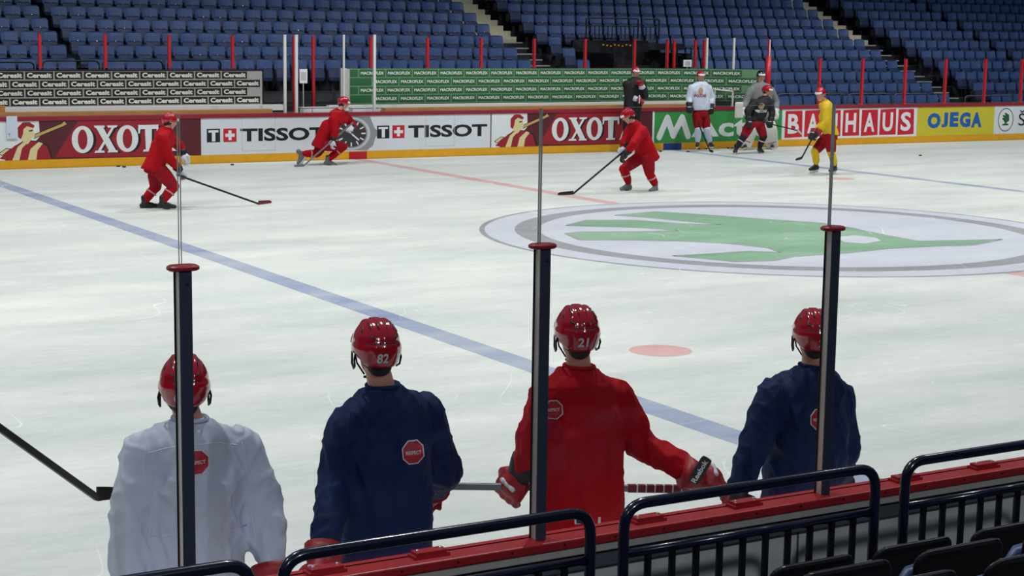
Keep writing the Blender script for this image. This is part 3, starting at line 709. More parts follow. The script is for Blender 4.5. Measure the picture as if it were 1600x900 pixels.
# glass posts above the bench walls and along the right boards
def thin_post(name, x, y, z0, z1, w, M, lab, grp):
    mb = MB(); mb.box((x-w/2, y-w/2, z0), (x+w/2, y+w/2, z1), M); mb.box((x-w/2-.004, y-w/2-.004, z1), (x+w/2+.004, y+w/2+.004, z1+.012), M)
    mb.box((x-w/2-.01, y-w/2-.01, z0), (x+w/2+.01, y+w/2+.01, z0+.02), M)
    o = mb.build(name); tag(o, lab, 'post', grp); return o
WX = [-6.63, -5.22, -3.79, -2.32, -0.84, -0.36, 1.1, 2.59, 4.05, 5.55, 7.04, 8.53, 9.55, 9.77, 10.44, 10.73]
desc = ['over the left end of the grey sponsor wall', 'second from left over the grey sponsor wall', 'third from left over the grey sponsor wall', 'over the right end of the grey sponsor wall',
        'between the sponsor walls, beside a white post', 'between the sponsor walls, right of the paper sign', 'over the left end of the green sponsor wall', 'second over the green sponsor wall',
        'third over the green sponsor wall', 'fourth over the green sponsor wall', 'over the green wall left of the black railings', 'directly above the helmet of the player in black',
        'left of the small notice, outer of the pair', 'left of the small notice, inner of the pair', 'right of the small notice, first of two', 'right of the small notice, second of two']
for i, (x, ds) in enumerate(zip(WX, desc)):
    z0 = 0.0 if i in (4, 5) else 1.985
    thin_post('glass_post', x, YW+0.03, z0, 2.69, 0.06, RED_POST, 'thin red glass post '+ds, 'red posts of the far glass')
for u, lb in ((1283, 'behind the yellow jersey player'), (1350, 'above the letter tiles'), (1417, 'above the last letter tile'), (1480, 'above the yellow advert'), (1542, 'above the right end of the yellow advert'), (1599, 'at the right edge of the photo')):
    thin_post('glass_post', at(u, 100, YB).x, YB+0.05, 1.052, 2.26, 0.07, RED_POST, 'thin red glass post on the far board '+lb, 'red posts of the far glass')
# white return posts beside the benches
WP = [(445, -1, 15.5, 'leftmost of the white posts between the sponsor walls'), (463, 0, 15.2, 'white post just left of the paper sign'), (537, 0, 16.4, 'slim white post at the left end of the green wall'), (585, 0, 15.5, 'bright white post above the watch picture')]
for u, q, yy, lb in WP:
    P = at(u, 100, yy); zt = at(u, 55, yy).z; thin_post('bench_post', P.x, yy, 0.0, zt, 0.055 if u != 537 else 0.04, WHT_POST, 'tall '+lb, 'white posts by the benches')
for u, yy, lb in ((1104, 16.2, 'white edged post right of the small white notice'), (1146, 15.9, 'white edged post left of the thick red pole')):
    P = at(u, 100, yy); thin_post('bench_post', P.x, yy, 0.0, at(u, 60, yy).z, 0.045, WHT_POST, lb, 'white edged posts at the right bench end')
r = empty('corner_pole', (at(1200, 120, 15.1).x, 15.1, 1.03)); tag(r, 'thick red pole with white tip where the right glass begins', 'pole')
xx = at(1200, 120, 15.1).x
mb = MB(); mb.tube([(xx, 15.1, 1.055), (xx, 15.1, at(1200, 88, 15.1).z)], 0.07, RED_POST, 14); mb.build('padded_sleeve', r, smooth=True)
mb = MB(); mb.box((xx-.03, 15.08, 2.2), (xx, 15.12, at(1200, 62, 15.1).z), RED_POST); mb.box((xx, 15.08, 2.2), (xx+.03, 15.12, at(1200, 62, 15.1).z), WHT_POST); mb.build('pole_tip', r)
# panes of far glass
for i in range(len(WX)-1):
    if WX[i+1]-WX[i] > 0.6:
        pane(WX[i]+.05, WX[i+1]-.05, YW+0.025, 1.99 if i not in (3, 4, 5) else 1.22, 2.68, GLASSF, 0.01, 'glass pane right of post '+desc[i].split(',')[0], 'far glass panes above the sponsor walls')
gx = [at(u, 100, YB).x for u in (1212, 1283, 1350, 1417, 1480, 1542, 1599)]
gn = ['left of the yellow jersey player', 'above the first letter tiles', 'above the last letter tiles', 'above the left half of the yellow advert', 'above the right half of the yellow advert', 'above the round emblem']
for i in range(6):
    pane(gx[i]+.05, gx[i+1]-.05, YB+0.045, 1.052, 2.26, GLASSF, 0.01, 'far glass pane on the board '+gn[i], 'far glass panes on the right boards')
# signs and small gear by the benches
def card(u, v, yy, w, h, lab):
    P = at(u, v, yy); mb = MB(); mb.box((P.x-w/2, yy-.008, P.z-h/2), (P.x+w/2, yy, P.z+h/2), WHITE)
    mb.box((P.x-.01, yy+.0, -.02 if v > 110 else 1.9), (P.x+.01, yy+.012, P.z), GREYP)
    mb.box((P.x-w*.35, yy-.010, P.z-h*.3), (P.x+w*.35, yy-.008, P.z+h*.3), mat('card_print', (196, 200, 204), 0.6)); o = mb.build('notice_card'); tag(o, lab, 'notice')
card(474, 119, 16.3, .19, .32, 'white paper notice between the two sponsor walls')
card(1074, 99, YW, .26, .18, 'small white notice above the green sponsor wall')
for i, (u, yy, w, h, lb) in enumerate(((505, 15.7, .6, .12, 'white storage box behind the board left of the running skater'), (570, 15.7, .7, .10, 'white storage box behind the board right of the running skater'), (478, 15.65, .2, .12, 'small white box beside the white post'))):
    P = at(u, 178, yy); mb = MB(); mb.box((P.x-w/2, yy-.1, -.02), (P.x+w/2, yy+.12, 1.0+h), WHITE); mb.box((P.x-w/2-.01, yy-.11, 1.0+h), (P.x+w/2+.01, yy+.16, 1.02+h), GREYP); o = mb.build('storage_box', bevel=0.01)
    tag(o, lb, 'box'); 
# bench frame right of the white jersey player
mb = MB(); a = at(1117, 140, 15.9); b = at(1145, 143, 15.7); mb.tube([(a.x, 15.9, a.z), (b.x, 15.7, b.z)], .02, WHT_POST, 8); mb.tube([(b.x, 15.7, b.z), (b.x, 15.7, -.02)], .025, WHT_POST, 8); mb.tube([(a.x, 15.9, a.z), (a.x, 15.9, -.02)], .02, WHT_POST, 8)
o = mb.build('gate_frame'); tag(o, 'white tubular gate frame behind the white jersey player', 'gate frame')
mb = MB(); P = at(4, 175, 15.3); mb.box((P.x-.05, 15.28, 1.137), (P.x+.05, 15.33, 1.27), WOOD); o = mb.build('wooden_stop'); tag(o, 'small tan wooden upright on far board at left edge', 'wooden upright')

# ================================================================== FAR STAND
K0Y, K0Z, DR, RR = 17.6, 1.20, 0.76, 0.305
NR = 14
def rowY(k): return K0Y+DR*k
def rowZ(k): return K0Z+RR*k          # top of the seat backs
mb = MB()
AIS = [(7.45, 8.72), (20.70, 21.95)]
for k in range(NR):
    zt = rowZ(k)-0.80; y0 = rowY(k)-0.42; M = STEPD
    mb.box((-12, y0, zt-0.5 if k else 0.0-0.02), (38, y0+DR, zt), M)
    for (a, b) in AIS:
        if k >= 8:
            mb.box((a, y0-0.005, zt-0.4), (b, y0+DR*.56, zt+0.004), STEP); mb.box((a+.0, y0-DR*.45, zt-0.4), (b, y0, zt-RR/2), STEP)
        else:
            mb.box((a+.1, y0-DR*.45, zt-0.4), (b-.1, y0, zt-RR/2), STEPD)
            for (yy, zz) in ((y0, zt), (y0-DR*.45, zt-RR/2)): mb.box((a+.05, yy-.02, zz-.03), (b-.05, yy+.03, zz+.006), NOSE)
o = mb.build('seating_terrace'); o['kind'] = 'structure'
mb = MB(); mb.box((-14, rowY(NR)-.4, 0), (40, rowY(NR), 9), CONC); o = mb.build('wall_back'); o['kind'] = 'structure'

def seat_mesh():
    mb = MB(); n = 5
    # backrest: gently dished panel with rounded shoulders
    ws = [(0.0, .155), (-.02, .185), (-.05, .198), (-.14, .200), (-.24, .196), (-.30, .180)]
    for (side, off) in ((1, 0.0), (-1, .035)):
        vs = []; fs = []
        for (z, w) in ws:
            for k in range(n):
                t = -1+2*k/(n-1); vs.append((w*t, -0.02+off+0.03*(t*t)*(-1)+(-z)*(-0.18)+0.0, z))
        for i in range(len(ws)-1):
            for k in range(n-1):
                q = (i*n+k, i*n+k+1, (i+1)*n+k+1, (i+1)*n+k); fs.append(q[::-1] if side == 1 else q)
        mb.add(vs, fs, SEATB)
    # top lip
    mb.box((-.155, -.045, -.004), (.155, .015, .003), SEATB)
    # folded seat pan
    mb.loft([((0, -.10, -.22), (.14, 0, 0), (0, .02, .0)), ((0, -.13, -.25), (.19, 0, 0), (0, .03, 0)), ((0, -.17, -.46), (.19, 0, 0), (0, .035, 0)), ((0, -.17, -.54), (.165, 0, 0), (0, .02, 0))], SEATD, 12, 4)
    # side brackets, pedestal and bolts
    for sx in (-.205, .205): mb.box((sx-.010, -.16, -.50), (sx+.010, .02, -.30), BLACK)
    mb.box((-.04, -.05, -.80), (.04, .03, -.30), BLACK)
    mb.ball((.0, -.128, -.226), .011, BOLT, 6, 4)
    return mb.mesh('stadium_seat')
SM = seat_mesh()
for p in SM.polygons: p.use_smooth = False
blocks = [(-10.2, 7.40, 'left', 0.465), (8.80, 20.62, 'middle', 0.465), (22.05, 36, 'right', 0.465)]
seats = []
ordn = ['lowest', 'second', 'third', 'fourth', 'fifth', 'sixth', 'seventh', 'eighth', 'ninth', 'tenth', 'eleventh', 'twelfth', 'thirteenth', 'top']
tun = (at(942, 80, 20).x, at(1052, 80, 20).x)
for (a, b, bn, pt) in blocks:
    n = int((b-a)/pt)
    for k in range(NR):
        for i in range(n):
            if bn == 'left': x = b-pt*(i+.5)
            else: x = a+pt*(i+.5)
            x += {'left': -0.0, 'middle': 0, 'right': 0}[bn]
            # narrow seams between sectors
            if bn == 'left' and x < -4.9: x -= 0.22
            if bn == 'right' and x > 25.6: x += 0.25
            if bn == 'middle' and k < 6 and tun[0]-.35 < x < tun[1]+.35: continue
            u, v, z = uvof((x, rowY(k), rowZ(k)))
            if not (-120 < u < 1720 and -60 < v < 190): continue
            if bn == 'left' and v > 112 and u < 1190: continue
            if bn == 'middle' and v > 118 and u < 1180: continue
            seats.append((z, x, k, bn, -15 < u < 1615 and -5 < v < 165))
seats.sort(key=lambda s: (not s[4], s[0]))
stuff = MB()
cnt = 0
for (z, x, k, bn, vis) in seats:
    loc = Vector((x, rowY(k), rowZ(k))); 
    rz = random.uniform(-.03, .03)
    if cnt < 300 and vis:
        o = link('stadium_seat', SM); o.location = loc; o.rotation_euler = (0, 0, rz)
        tag(o, 'blue folding stadium seat in the %s row of the far stand\'s %s block' % (ordn[k], bn), 'seat', 'blue seats in row %d of the %s block of the far stand' % (k+1, bn)); cnt += 1
    else:
        b = len(stuff.v); stuff.v += [tuple(v.co+loc) for v in SM.vertices]
        if not stuff.mats: stuff.mats = list(SM.materials)
        for p in SM.polygons: stuff.f.append(tuple(b+q for q in p.vertices)); stuff.m.append(p.material_index)
o = stuff.build('stadium_seat_rows'); tag(o, 'the more distant rows of blue folding seats in the far stand', 'seats', kind='stuff')

# stand entrance with black railings
ex0, ex1 = tun
mb = MB(); yv = 19.3
mb.box((ex0-.1, yv, 0.6), (ex0, yv+2.2, 2.3), BLACK); mb.box((ex1, yv, 0.6), (ex1+.1, yv+2.2, 2.3), BLACK); mb.box((ex0-.1, yv+2.1, 0.6), (ex1+.1, yv+2.2, 2.62), BLACK)
mb.box((ex0, yv, .6), (ex1, yv+2.2, .9), BLACK)
o = mb.build('stand_entrance'); tag(o, 'black walled entrance opening in the middle block of the far stand', 'entrance')
def far_rail(x0, x1, y, z0, z1, lab):
    mb = MB(); A = (x0, y, z0); B = (x0, y, z1); C = (x1, y, z1); D = (x1, y, z0)
    mb.tube([Vector(A)]+arc(B, A, C, .07, 4)+arc(C, B, D, .07, 4)+[Vector(D)], .022, BLACK, 8); mb.tube([(x0, y, z1-.22), (x1, y, z1-.22)], .015, BLACK, 6)
    n = int((x1-x0)/.14)
    for k in range(1, n): x = x0+(x1-x0)*k/n; mb.tube([(x, y, z0), (x, y, z1-.22)], .016, BLACK, 6)
    o = mb.build('railing'); tag(o, lab, 'railing', 'black railings round the far stand entrance')
a, b = at(916, 40, 21.3), at(997, 40, 21.3); far_rail(a.x, b.x, 21.3, at(930, 60, 21.3).z, at(930, 28, 21.3).z, 'black barred railing above the far stand entrance, the wider one')
a, b = at(1003, 40, 21.1), at(1030, 40, 21.1); far_rail(a.x, b.x, 21.1, at(1010, 62, 21.1).z, at(1010, 30, 21.1).z, 'narrow black barred railing just right of the wide one')
a, b = at(1058, 80, 19.6), at(1080, 80, 19.6); far_rail(a.x, b.x, 19.6, at(1060, 100, 19.6).z, at(1060, 74, 19.6).z, 'short black barred railing behind the small white notice')
mb = MB()
for k in range(9):
    P = at(943+k*6, 70+(k % 3), 19.5); mb.box((P.x-.03, 19.5, P.z-.018), (P.x+.02, 19.51, P.z+.018), YEL)
P = at(966, 72, 19.6); mb.box((ex0, 19.52, P.z-.1), (ex1, 19.6, P.z+.08), BLACK)
o = mb.build('warning_strip'); tag(o, 'black strip with small yellow marks across far stand entrance', 'warning strip')
# low tube rails in front of the lowest visible rows
for (u0, u1, v, yy, lb) in ((-60, 53, 97, 18.6, 'dark tube rail above the left end of the grey sponsor wall'), (66, 155, 95, 18.6, 'dark tube rail behind the second and third red posts'), (160, 254, 95, 18.6, 'dark tube rail above the middle of the grey sponsor wall'),
                        (262, 345, 94, 18.6, 'dark tube rail above the right end of the grey sponsor wall'), (1215, 1318, 147, 16.6, 'dark tube rail behind the yellow jersey player'), (1325, 1392, 147, 16.6, 'dark tube rail behind the glass above the letter tiles'), (1397, 1450, 147, 16.6, 'dark tube rail above the yellow advert'), (1508, 1582, 150, 16.6, 'dark tube rail at right above the round emblem')):
    a = at(u0, v, yy); b = at(u1, v, yy); z1 = a.z; mb = MB()
    mb.tube([Vector((a.x, yy, z1-1.35))]+arc((a.x, yy, z1), (a.x, yy, 0), (b.x, yy, z1), .12, 5)+arc((b.x, yy, z1), (a.x, yy, z1), (b.x, yy, 0), .12, 5)+[Vector((b.x, yy, z1-1.35))], .018, GREYD if u0 > 1000 else BLACK, 8)
    o = mb.build('railing', smooth=True); tag(o, lb, 'railing', 'low tube rails in front of the far stand')

# ================================================================== PEOPLE
V = Vector
def basis(fwd, up=(0, 0, 1)):
    f = V(fwd).normalized(); r = f.cross(V(up)).normalized(); u = r.cross(f).normalized(); return f, r, u

def head_prims(mb, c, f, r, u, s, M):
    ax = (r, f, u)
    mb.ball(c+u*.022*s, (.076*s, .094*s, .088*s), M, 16, 12, ax)            # skull
    mb.ball(c-u*.045*s+f*.030*s, (.056*s, .060*s, .062*s), M, 14, 10, ax)   # jaw
    mb.cap(c-u*.092*s+f*.062*s, c-u*.085*s+f*.058*s, .022*s, .024*s, M)     # chin
    mb.cap(c+u*.018*s+f*.088*s, c-u*.022*s+f*.106*s, .010*s, .015*s, M, 8)   # nose
    mb.cap(c+u*.028*s+f*.080*s-r*.035*s, c+u*.028*s+f*.080*s+r*.035*s, .014*s, .014*s, M, 8)  # brow
    mb.cap(c-u*.055*s+f*.082*s-r*.014*s, c-u*.055*s+f*.082*s+r*.014*s, .011*s, .011*s, M, 8)  # lips
    for k in (-1, 1): mb.ball(c+r*k*.078*s-f*.008*s-u*.006*s, (.010*s, .019*s, .032*s), M, 8, 8, ax)  # ears

def hand_prims(mb, w, d, n, s, M, curl=0.9, fat=1.0, grip=None):
    """palm, four unequal bent fingers and a thumb; d knuckle direction, n back of hand, grip = thumb side sign"""
    d = V(d).normalized(); n = V(n); n = (n-d*n.dot(d)).normalized(); t = d.cross(n)*(grip or 1)
    mb.cap(w, w+d*.05*s, .027*s*fat, .033*s*fat, M, 10)
    for k in range(4): mb.cap(w+d*.03*s+t*(.026-.0175*k)*s*fat, w+d*.085*s+t*(.030-.020*k)*s*fat, .015*s*fat, .0125*s*fat, M, 8)
    Ls = (.085, .095, .088, .070)
    for k in range(4):
        p = w+d*.088*s+t*(.030-.020*k)*s*fat; a = curl*.35; L = Ls[k]*s; rr = .0098*s*fat
        for seg, ln in enumerate((.44, .32, .24)):
            q = p+(d*math.cos(a)-n*math.sin(a))*L*ln; mb.cap(p, q, rr, rr*.92, M, 8); p = q; rr *= .93; a += curl*.75
    p = w+d*.025*s+t*.030*s*fat; q = p+(d*.55+t*.6-n*.4).normalized()*.042*s; e = q+(d*.8+t*.05-n*.7).normalized()*.035*s
    mb.cap(p, q, .0135*s*fat, .0115*s*fat, M, 8); mb.cap(q, e, .0115*s*fat, .0095*s*fat, M, 8)

def helmet_mesh(c, f, r, u, s, M, hi):
    """hockey helmet shell: low at the nape, cut up round the ears, ridged crown"""
    nA, nT = (56, 26) if hi else (28, 12)
    RX, RY, RZ = .099*s, .130*s, .126*s; cc = c+u*.010*s-f*.006*s
    def rim(a):     # a = 0 forward
        ca = math.cos(a); base = 1.50
        back = max(0, -ca); side = abs(math.sin(a))
        return 1.36+.86*back**1.1+.42*side**2 - .30*math.exp(-((abs((a+PI) % (2*PI)-PI)-1.72)/.26)**2)*.8
    vs = []; fs = []
    def pt(a, t, k):
        q = 1.0
        x = math.sin(t)*math.sin(a); y = math.sin(t)*math.cos(a)
        # two raised crown ridges running front to back, and a step round the back plate
        q += .045*math.exp(-((abs(x)-.42)/.10)**2)*(1 if t < 1.5 else max(0, 1-(t-1.5)*2))
        q -= .030*math.exp(-((abs(x)-.22)/.055)**2)*(1 if t < 1.35 else 0)
        q -= .028*math.exp(-((t-1.33)/.07)**2)*(1 if y < 0.25 else 0)
        q += .02*math.exp(-((t-1.62)/.14)**2)*(1 if y < 0 else 0)
        fl = 1 if t < 1.6 else 1-.10*(t-1.6)
        return cc+(r*(RX*x*q)+f*(RY*y*q))*k*fl+u*(RZ*math.cos(t)*q*k)
    for lay, k in ((0, 1.0), (1, .90)):
        for i in range(nT+1):
            for j in range(nA):
                a = 2*PI*j/nA; t = .001+rim(a)*i/nT; vs.append(pt(a, t, k))
    Ln = (nT+1)*nA
    for lay in (0, 1):
        for i in range(nT):
            for j in range(nA):
                q = (lay*Ln+i*nA+j, lay*Ln+(i+1)*nA+j, lay*Ln+(i+1)*nA+(j+1) % nA, lay*Ln+i*nA+(j+1) % nA); fs.append(q if lay else q[::-1])
    for j in range(nA):
        a0 = nT*nA+j; a1 = nT*nA+(j+1) % nA; fs.append((a0, a1, Ln+a1, Ln+a0))
    mb = MB(); mb.add(vs, fs, M); me = mb.mesh('helmet')
    for p in me.polygons: p.use_smooth = True
    bm = bmesh.new(); bm.from_mesh(me); bmesh.ops.recalc_face_normals(bm, faces=bm.faces); bm.to_mesh(me); bm.free()
    def surf(a, t, k=1.0): return pt(a, t, k)
    return me, surf

def skate(par, ank, toe, boot, s=1.0, side=0.0, blade=True):
    """ank = ankle joint, toe = toe tip of the boot (both at their height above the ice)"""
    ank = V(ank); toe = V(toe); 
    d = toe-ank; upv = V((0, 0, 1)) if abs(d.normalized().z) < .85 else V((1, 0, 0))
    # sole direction: from heel to toe, ankle sits about 9 cm above the sole
    flat = V((d.x, d.y, 0))
    if flat.length < .05*s: flat = V((1, 0, 0))*.05
    pitch = math.atan2(toe.z-(ank.z-.085*s), flat.length)
    fx = flat.normalized(); f = fx*math.cos(pitch)+V((0, 0, 1))*math.sin(pitch); r = f.cross(V((0, 0, 1))).normalized(); u = r.cross(f).normalized()
    heel = ank-f*.045*s-u*.075*s
    mb = MB(); mb.cap(ank+u*.07*s-f*.005*s, ank-u*.03*s, .050*s, .046*s, boot, 12); mb.cap(heel+u*.01*s, heel+u*.03*s, .036*s, .038*s, boot, 12)
    mb.cap(heel+f*.04*s+u*.015*s, heel+f*.20*s+u*.01*s, .040*s, .040*s, boot, 12); mb.ball(heel+f*.215*s+u*.012*s, (.042*s, .05*s, .034*s), boot, 12, 8, (r, f, u)); mb.cap(ank-u*.02*s+f*.03*s, heel+f*.16*s+u*.03*s, .042*s, .034*s, boot, 12)
    mb2 = MB(); mb2.ball(heel+f*.1*s, .02, boot)
    o = blend(mb, 'skate', .010 if s < 1.2 else .012, boot, par, 2)
    mb = MB(); h0 = heel-u*.028*s
    mb.bar(h0-u*.012*s-f*.005*s, h0-u*.012*s+f*.235*s, .022*s, .026*s, WHITE, u)
    for q in (.0, .17): mb.loft([(h0+f*(q+.02)*s+u*.012*s, f*.045*s, r*.036*s), (h0+f*(q+.02)*s-u*.024*s, f*.03*s, r*.012*s)], WHITE, 12)
    mb.build('blade_holder', o)
    mb = MB(); mb.bar(h0-u*.032*s-f*.02*s, h0-u*.032*s+f*.25*s, .004, .026*s, STEEL, u); mb.build('blade', o)
    return o

def glove(par, w, d, n, s, M, cuffM, curl, grip, label=None, vox=.008):
    mb = MB(); hand_prims(mb, V(w), d, n, s*1.08, M, curl, 1.75, grip)
    o = blend(mb, 'glove', vox, M, par, 2)
    if label: o['label'] = label
    dd = V(d).normalized(); f, r, u = basis(dd, n); w = V(w)
    mb = MB(); secs = []
    for t, q in ((.035, .044), (.0, .056), (-.04, .070), (-.075, .078)): secs.append((w+dd*t*s, r*q*s*1.05, u*q*s*.9))
    mb.loft(secs, cuffM, 16, 2.4); mb.build('cuff', o, smooth=True)
    mb = MB()
    for k in (-1, 0, 1):
        a = w+dd*.052*s+r*k*.026*s+u*.052*s; mb.cap(a-r*.008*s, a+r*.008*s+dd*.0, .011*s, .011*s, GLW if cuffM is not GLW else M, 8)
    mb.build('finger_roll', o, smooth=True)
    return o

def player(name_label, J, col, s=1.06, vox=.014, faced=True, number=None, helm=HELM, curls=(1.0, 1.0), near=False, seed=0.0, group=None, helmtilt=0.0):
    """J: dict of world points. col: dict jersey, pants, socks, gloves, cuff, boot"""
    g = {k: (V(v) if not isinstance(v, (int, float)) else v) for k, v in J.items()}
    root = empty('person', (g['pelvis'].x, g['pelvis'].y, 0)); tag(root, name_label, 'person', group)
    if not near: g['neck'] = g['neck']+(g['head']-g['neck'])*.20
    f, r, u = basis(g['look']-g['head'], J.get('headup', (0, 0, 1)))
    # ---- body: one continuous skin
    mb = MB(); head_prims(mb, g['head'], f, r, u, s, SKIN)
    mb.cap(g['head']-u*.07*s-f*.01*s, g['neck'], .052*s, .058*s, SKIN)
    mid = (g['neck']+g['pelvis'])/2
    side = (g['shR']-g['shL']).normalized()
    mb.chain([g['shL']-V((0, 0, .04)), g['neck']-V((0, 0, .13)), g['shR']-V((0, 0, .04))], [.045*s]*3, SKIN)
    mb.chain([g['neck']-V((0, 0, .02)), g['neck']*.8+mid*.2, mid, g['pelvis']], [.05*s, .08*s, .11*s, .11*s], SKIN)
    for k in 'LR':
        mb.chain([g['sh'+k]-V((0, 0, .04)), g['el'+k], g['wr'+k]], [.045*s, .042*s, .030*s], SKIN)
        fd = g.get('hd'+k, (g['wr'+k]-g['el'+k])); nn = g.get('hn'+k, V((0, 0, 1)))
        hand_prims(mb, g['wr'+k], fd, nn, s, SKIN, curls[0 if k == 'L' else 1], 1.0, 1 if k == 'L' else -1)
        mb.chain([g['hip'+k], g['kn'+k], g['an'+k]], [.080*s, .050*s, .028*s], SKIN)
        mb.cap(g['an'+k], g['an'+k]*.75+g['to'+k]*.25-V((0, 0, .01)), .026*s, .02*s, SKIN)
    blend(mb, 'body', .009 if near else .012, SKIN, root, 2)
    # ---- face details and hair
    if faced:
        mb = MB()
        for k in (-1, 1): mb.ball(g['head']+f*.082*s+r*k*.030*s+u*.010*s, .011*s, WHITE, 8, 6); mb.ball(g['head']+f*.090*s+r*k*.030*s+u*.010*s, .006*s, HAIR, 8, 6)
        mb.build('eyes', root, smooth=True)
        mb = MB(); mb.cap(g['head']+f*.092*s-u*.055*s-r*.016*s, g['head']+f*.092*s-u*.055*s+r*.016*s, .0045*s, .0045*s, mat('lips', (150, 70, 66), .5), 6); mb.build('mouth', root, smooth=True)
    mb = MB(); mb.ball(g['head']+u*.005*s-f*.022*s, (.080*s, .085*s, .092*s), HAIR, 16, 10, (r, f, u)); mb.ball(g['head']-u*.060*s-f*.045*s, (.052*s, .045*s, .045*s), HAIR, 12, 8, (r, f, u)); mb.build('hair', root, smooth=True)
    # ---- helmet
    me, surf = helmet_mesh(g['head'], f, r, u, s, helm, near)
    h = link('helmet', me, root); h['label'] = 'glossy red helmet' if helm is HELM else 'dark helmet'
    mb = MB()
    if near:      # vent slots, rear band, ear pieces
        for sx in (-1, 1):
            for (a0, t0, a1, t1) in ((PI-sx*.32, .55, PI-sx*.22, .85), (PI-sx*.85, .62, PI-sx*.62, .92), (sx*.35, .5, sx*.5, .25), (PI-sx*.62, 1.12, PI-sx*.45, 1.22), (PI-sx*1.25, .75, PI-sx*1.1, 1.0)):
                mb.cap(surf(a0, t0, .99), surf(a1, t1, .99), .005*s, .0035*s, BLACK, 8)
        mb.build('vent', h, smooth=True)
        mb = MB()
        for k in range(-8, 9):
            a = PI+k*.09; mb.cap(surf(a, 1.36, .995), surf(a+.09, 1.36, .995), .0022, .0022, BLACK, 6)
        mb.build('groove', h)
        mb = MB()
        for sx in (-1, 1):
            e = g['head']+r*sx*.092*s-u*.03*s-f*.002*s
            pts = [e+u*.03*s-f*.02*s, e+r*sx*.008*s-f*.022*s, e-u*.030*s-f*.012*s+r*sx*.004*s, e-u*.040*s+f*.015*s, e-u*.02*s+f*.035*s, e+u*.03*s+f*.03*s]
            mb.tube(pts, .0045*s, BLACK, 8)
        mb.build('ear_guard', h, smooth=True)
    mb = MB()
    for sx in (-1, 1):
        e = g['head']+r*sx*.086*s; mb.tube([e+u*.02*s+f*.02*s, e-u*.05*s+f*.03*s-r*sx*.014*s, e-u*.10*s+f*.05*s-r*sx*.05*s], .004*s, BLACK if near else WHITE, 6)
    mb.tube([g['head']-u*.112*s+f*.055*s+r*.035*s, g['head']-u*.116*s+f*.066*s, g['head']-u*.112*s+f*.055*s-r*.035*s], .006*s, BLACK if near else WHITE, 6)
    mb.build('chin_strap', h, smooth=True)
    mb = MB(); n = 14; vs = []
    for i in range(n+1):
        a = -.95+1.9*i/n
        for (t, k) in ((1.12, 1.02), (1.30, 1.04), (1.42, 1.05)):
            vs.append(surf(a, t, k))
    fs = [(i*3+q, i*3+q+1, (i+1)*3+q+1, (i+1)*3+q) for i in range(n) for q in (0, 1)]
    mb.add(vs, fs, VISOR_SHINE); mb.add([v+f*.003+u*.002 for v in vs], [x[::-1] for x in fs], VISOR_SHINE); mb.build('visor', h, smooth=True)['label'] = 'visor band with its white reflection painted in'
    if number:
        bvh = BVHTree.FromPolygons([v.co.copy() for v in me.vertices], [tuple(p.vertices) for p in me.polygons])
        vs, fs = text2d(number, .03, 0, 1.05, 4); mb = MB(); P = []
        hh, ww = .040*s, (.046*s if len(number) > 1 else .022*s)
        a_c = J.get('num_off', 0.0)
        for a, b in vs:
            o_ = g['head']-f*.4+r*((a-.5)*ww+a_c)+u*((b-.5)*hh-.024*s); hit = bvh.ray_cast(o_, f)
            P.append((hit[0] if hit[0] else o_+f*.28)-f*.0025)
        mb.add(P, fs, GREYW); mb.build('number_sticker', h)['label'] = 'pale grey helmet number '+number
    # ---- legs
    if 'no_legs' not in J:
        mb = MB()
        up = (g['neck']-g['pelvis']).normalized(); fw = side.cross(up).normalized()
        mb.loft([(g['pelvis']+up*.10*s, side*.15*s, fw*.12*s), (g['pelvis'], side*.19*s, fw*.155*s), (g['pelvis']-up*.10*s, side*.17*s, fw*.15*s)], col['pants'], 20, 2.4)
        for k in 'LR':
            kk = g['kn'+k]*.88+g['hip'+k]*.12; mb.chain([g['hip'+k], (g['hip'+k]+kk)/2+fw*.0, kk], [.118*s, .118*s, .098*s], col['pants'])
        blend(mb, 'pants', .014, col['pants'], root, 3, folds(1.2, .006*s, seed+3))
        for k in 'LR':
            kn, an = g['kn'+k], g['an'+k]; mb = MB()
            fwd = (g['to'+k]-an); fwd.z = 0; fwd = fwd.normalized() if fwd.length > .01 else V((1, 0, 0))
            gp = col.get('pad')
            if gp:
                ax = (kn-an).normalized(); sd = ax.cross(fwd).normalized(); ff = sd.cross(ax).normalized()
                mb.loft([(kn+ax*.22*s+ff*.06, sd*.12*s, ff*.05*s), (kn+ff*.10, sd*.15*s, ff*.07*s), (kn*.5+an*.5+ff*.07, sd*.145*s, ff*.07*s), (an+ff*.07, sd*.14*s, ff*.06*s), (an-ax*.06+ff*.11, sd*.14*s, ff*.05*s)], gp, 16, 4)
                o = mb.build('goalie_pad', root, smooth=True); o['label'] = 'broad white leg pad'
                mb2 = MB()
                for q in (.25, .5, .75): c_ = kn*(1-q)+an*q+ff*.135; mb2.cap(c_-sd*.11, c_+sd*.10, .012, .012, GLR, 8)
                mb2.build('pad_stripe', o, smooth=True)
            else:
                kt = kn*.92+g['hip'+k]*.08
                mb.chain([kt, kn+fwd*.012*s, kn*.72+an*.28, kn*.35+an*.65-fwd*.012*s, an*.92+kn*.08], [.082*s, .086*s, .078*s, .074*s, .052*s], col['socks'])
                blend(mb, 'sock', .013, col['socks'], root, 3, folds(1.5, .003*s, seed+5))
                if col.get('stripe'):
                    mb2 = MB(); c_ = kn*.62+an*.38; ax = (kn-an).normalized(); f3, r3, u3 = basis(ax, fwd); mb2.loft([(c_-ax*.012, r3*.087*s, u3*.087*s), (c_+ax*.012, r3*.088*s, u3*.088*s)], col['stripe'], 18); mb2.build('sock_stripe', root, smooth=True)
            skate(root, g['an'+k], g['to'+k], col['boot'], s)
    # ---- jersey
    mb = MB(); M = col['jersey']
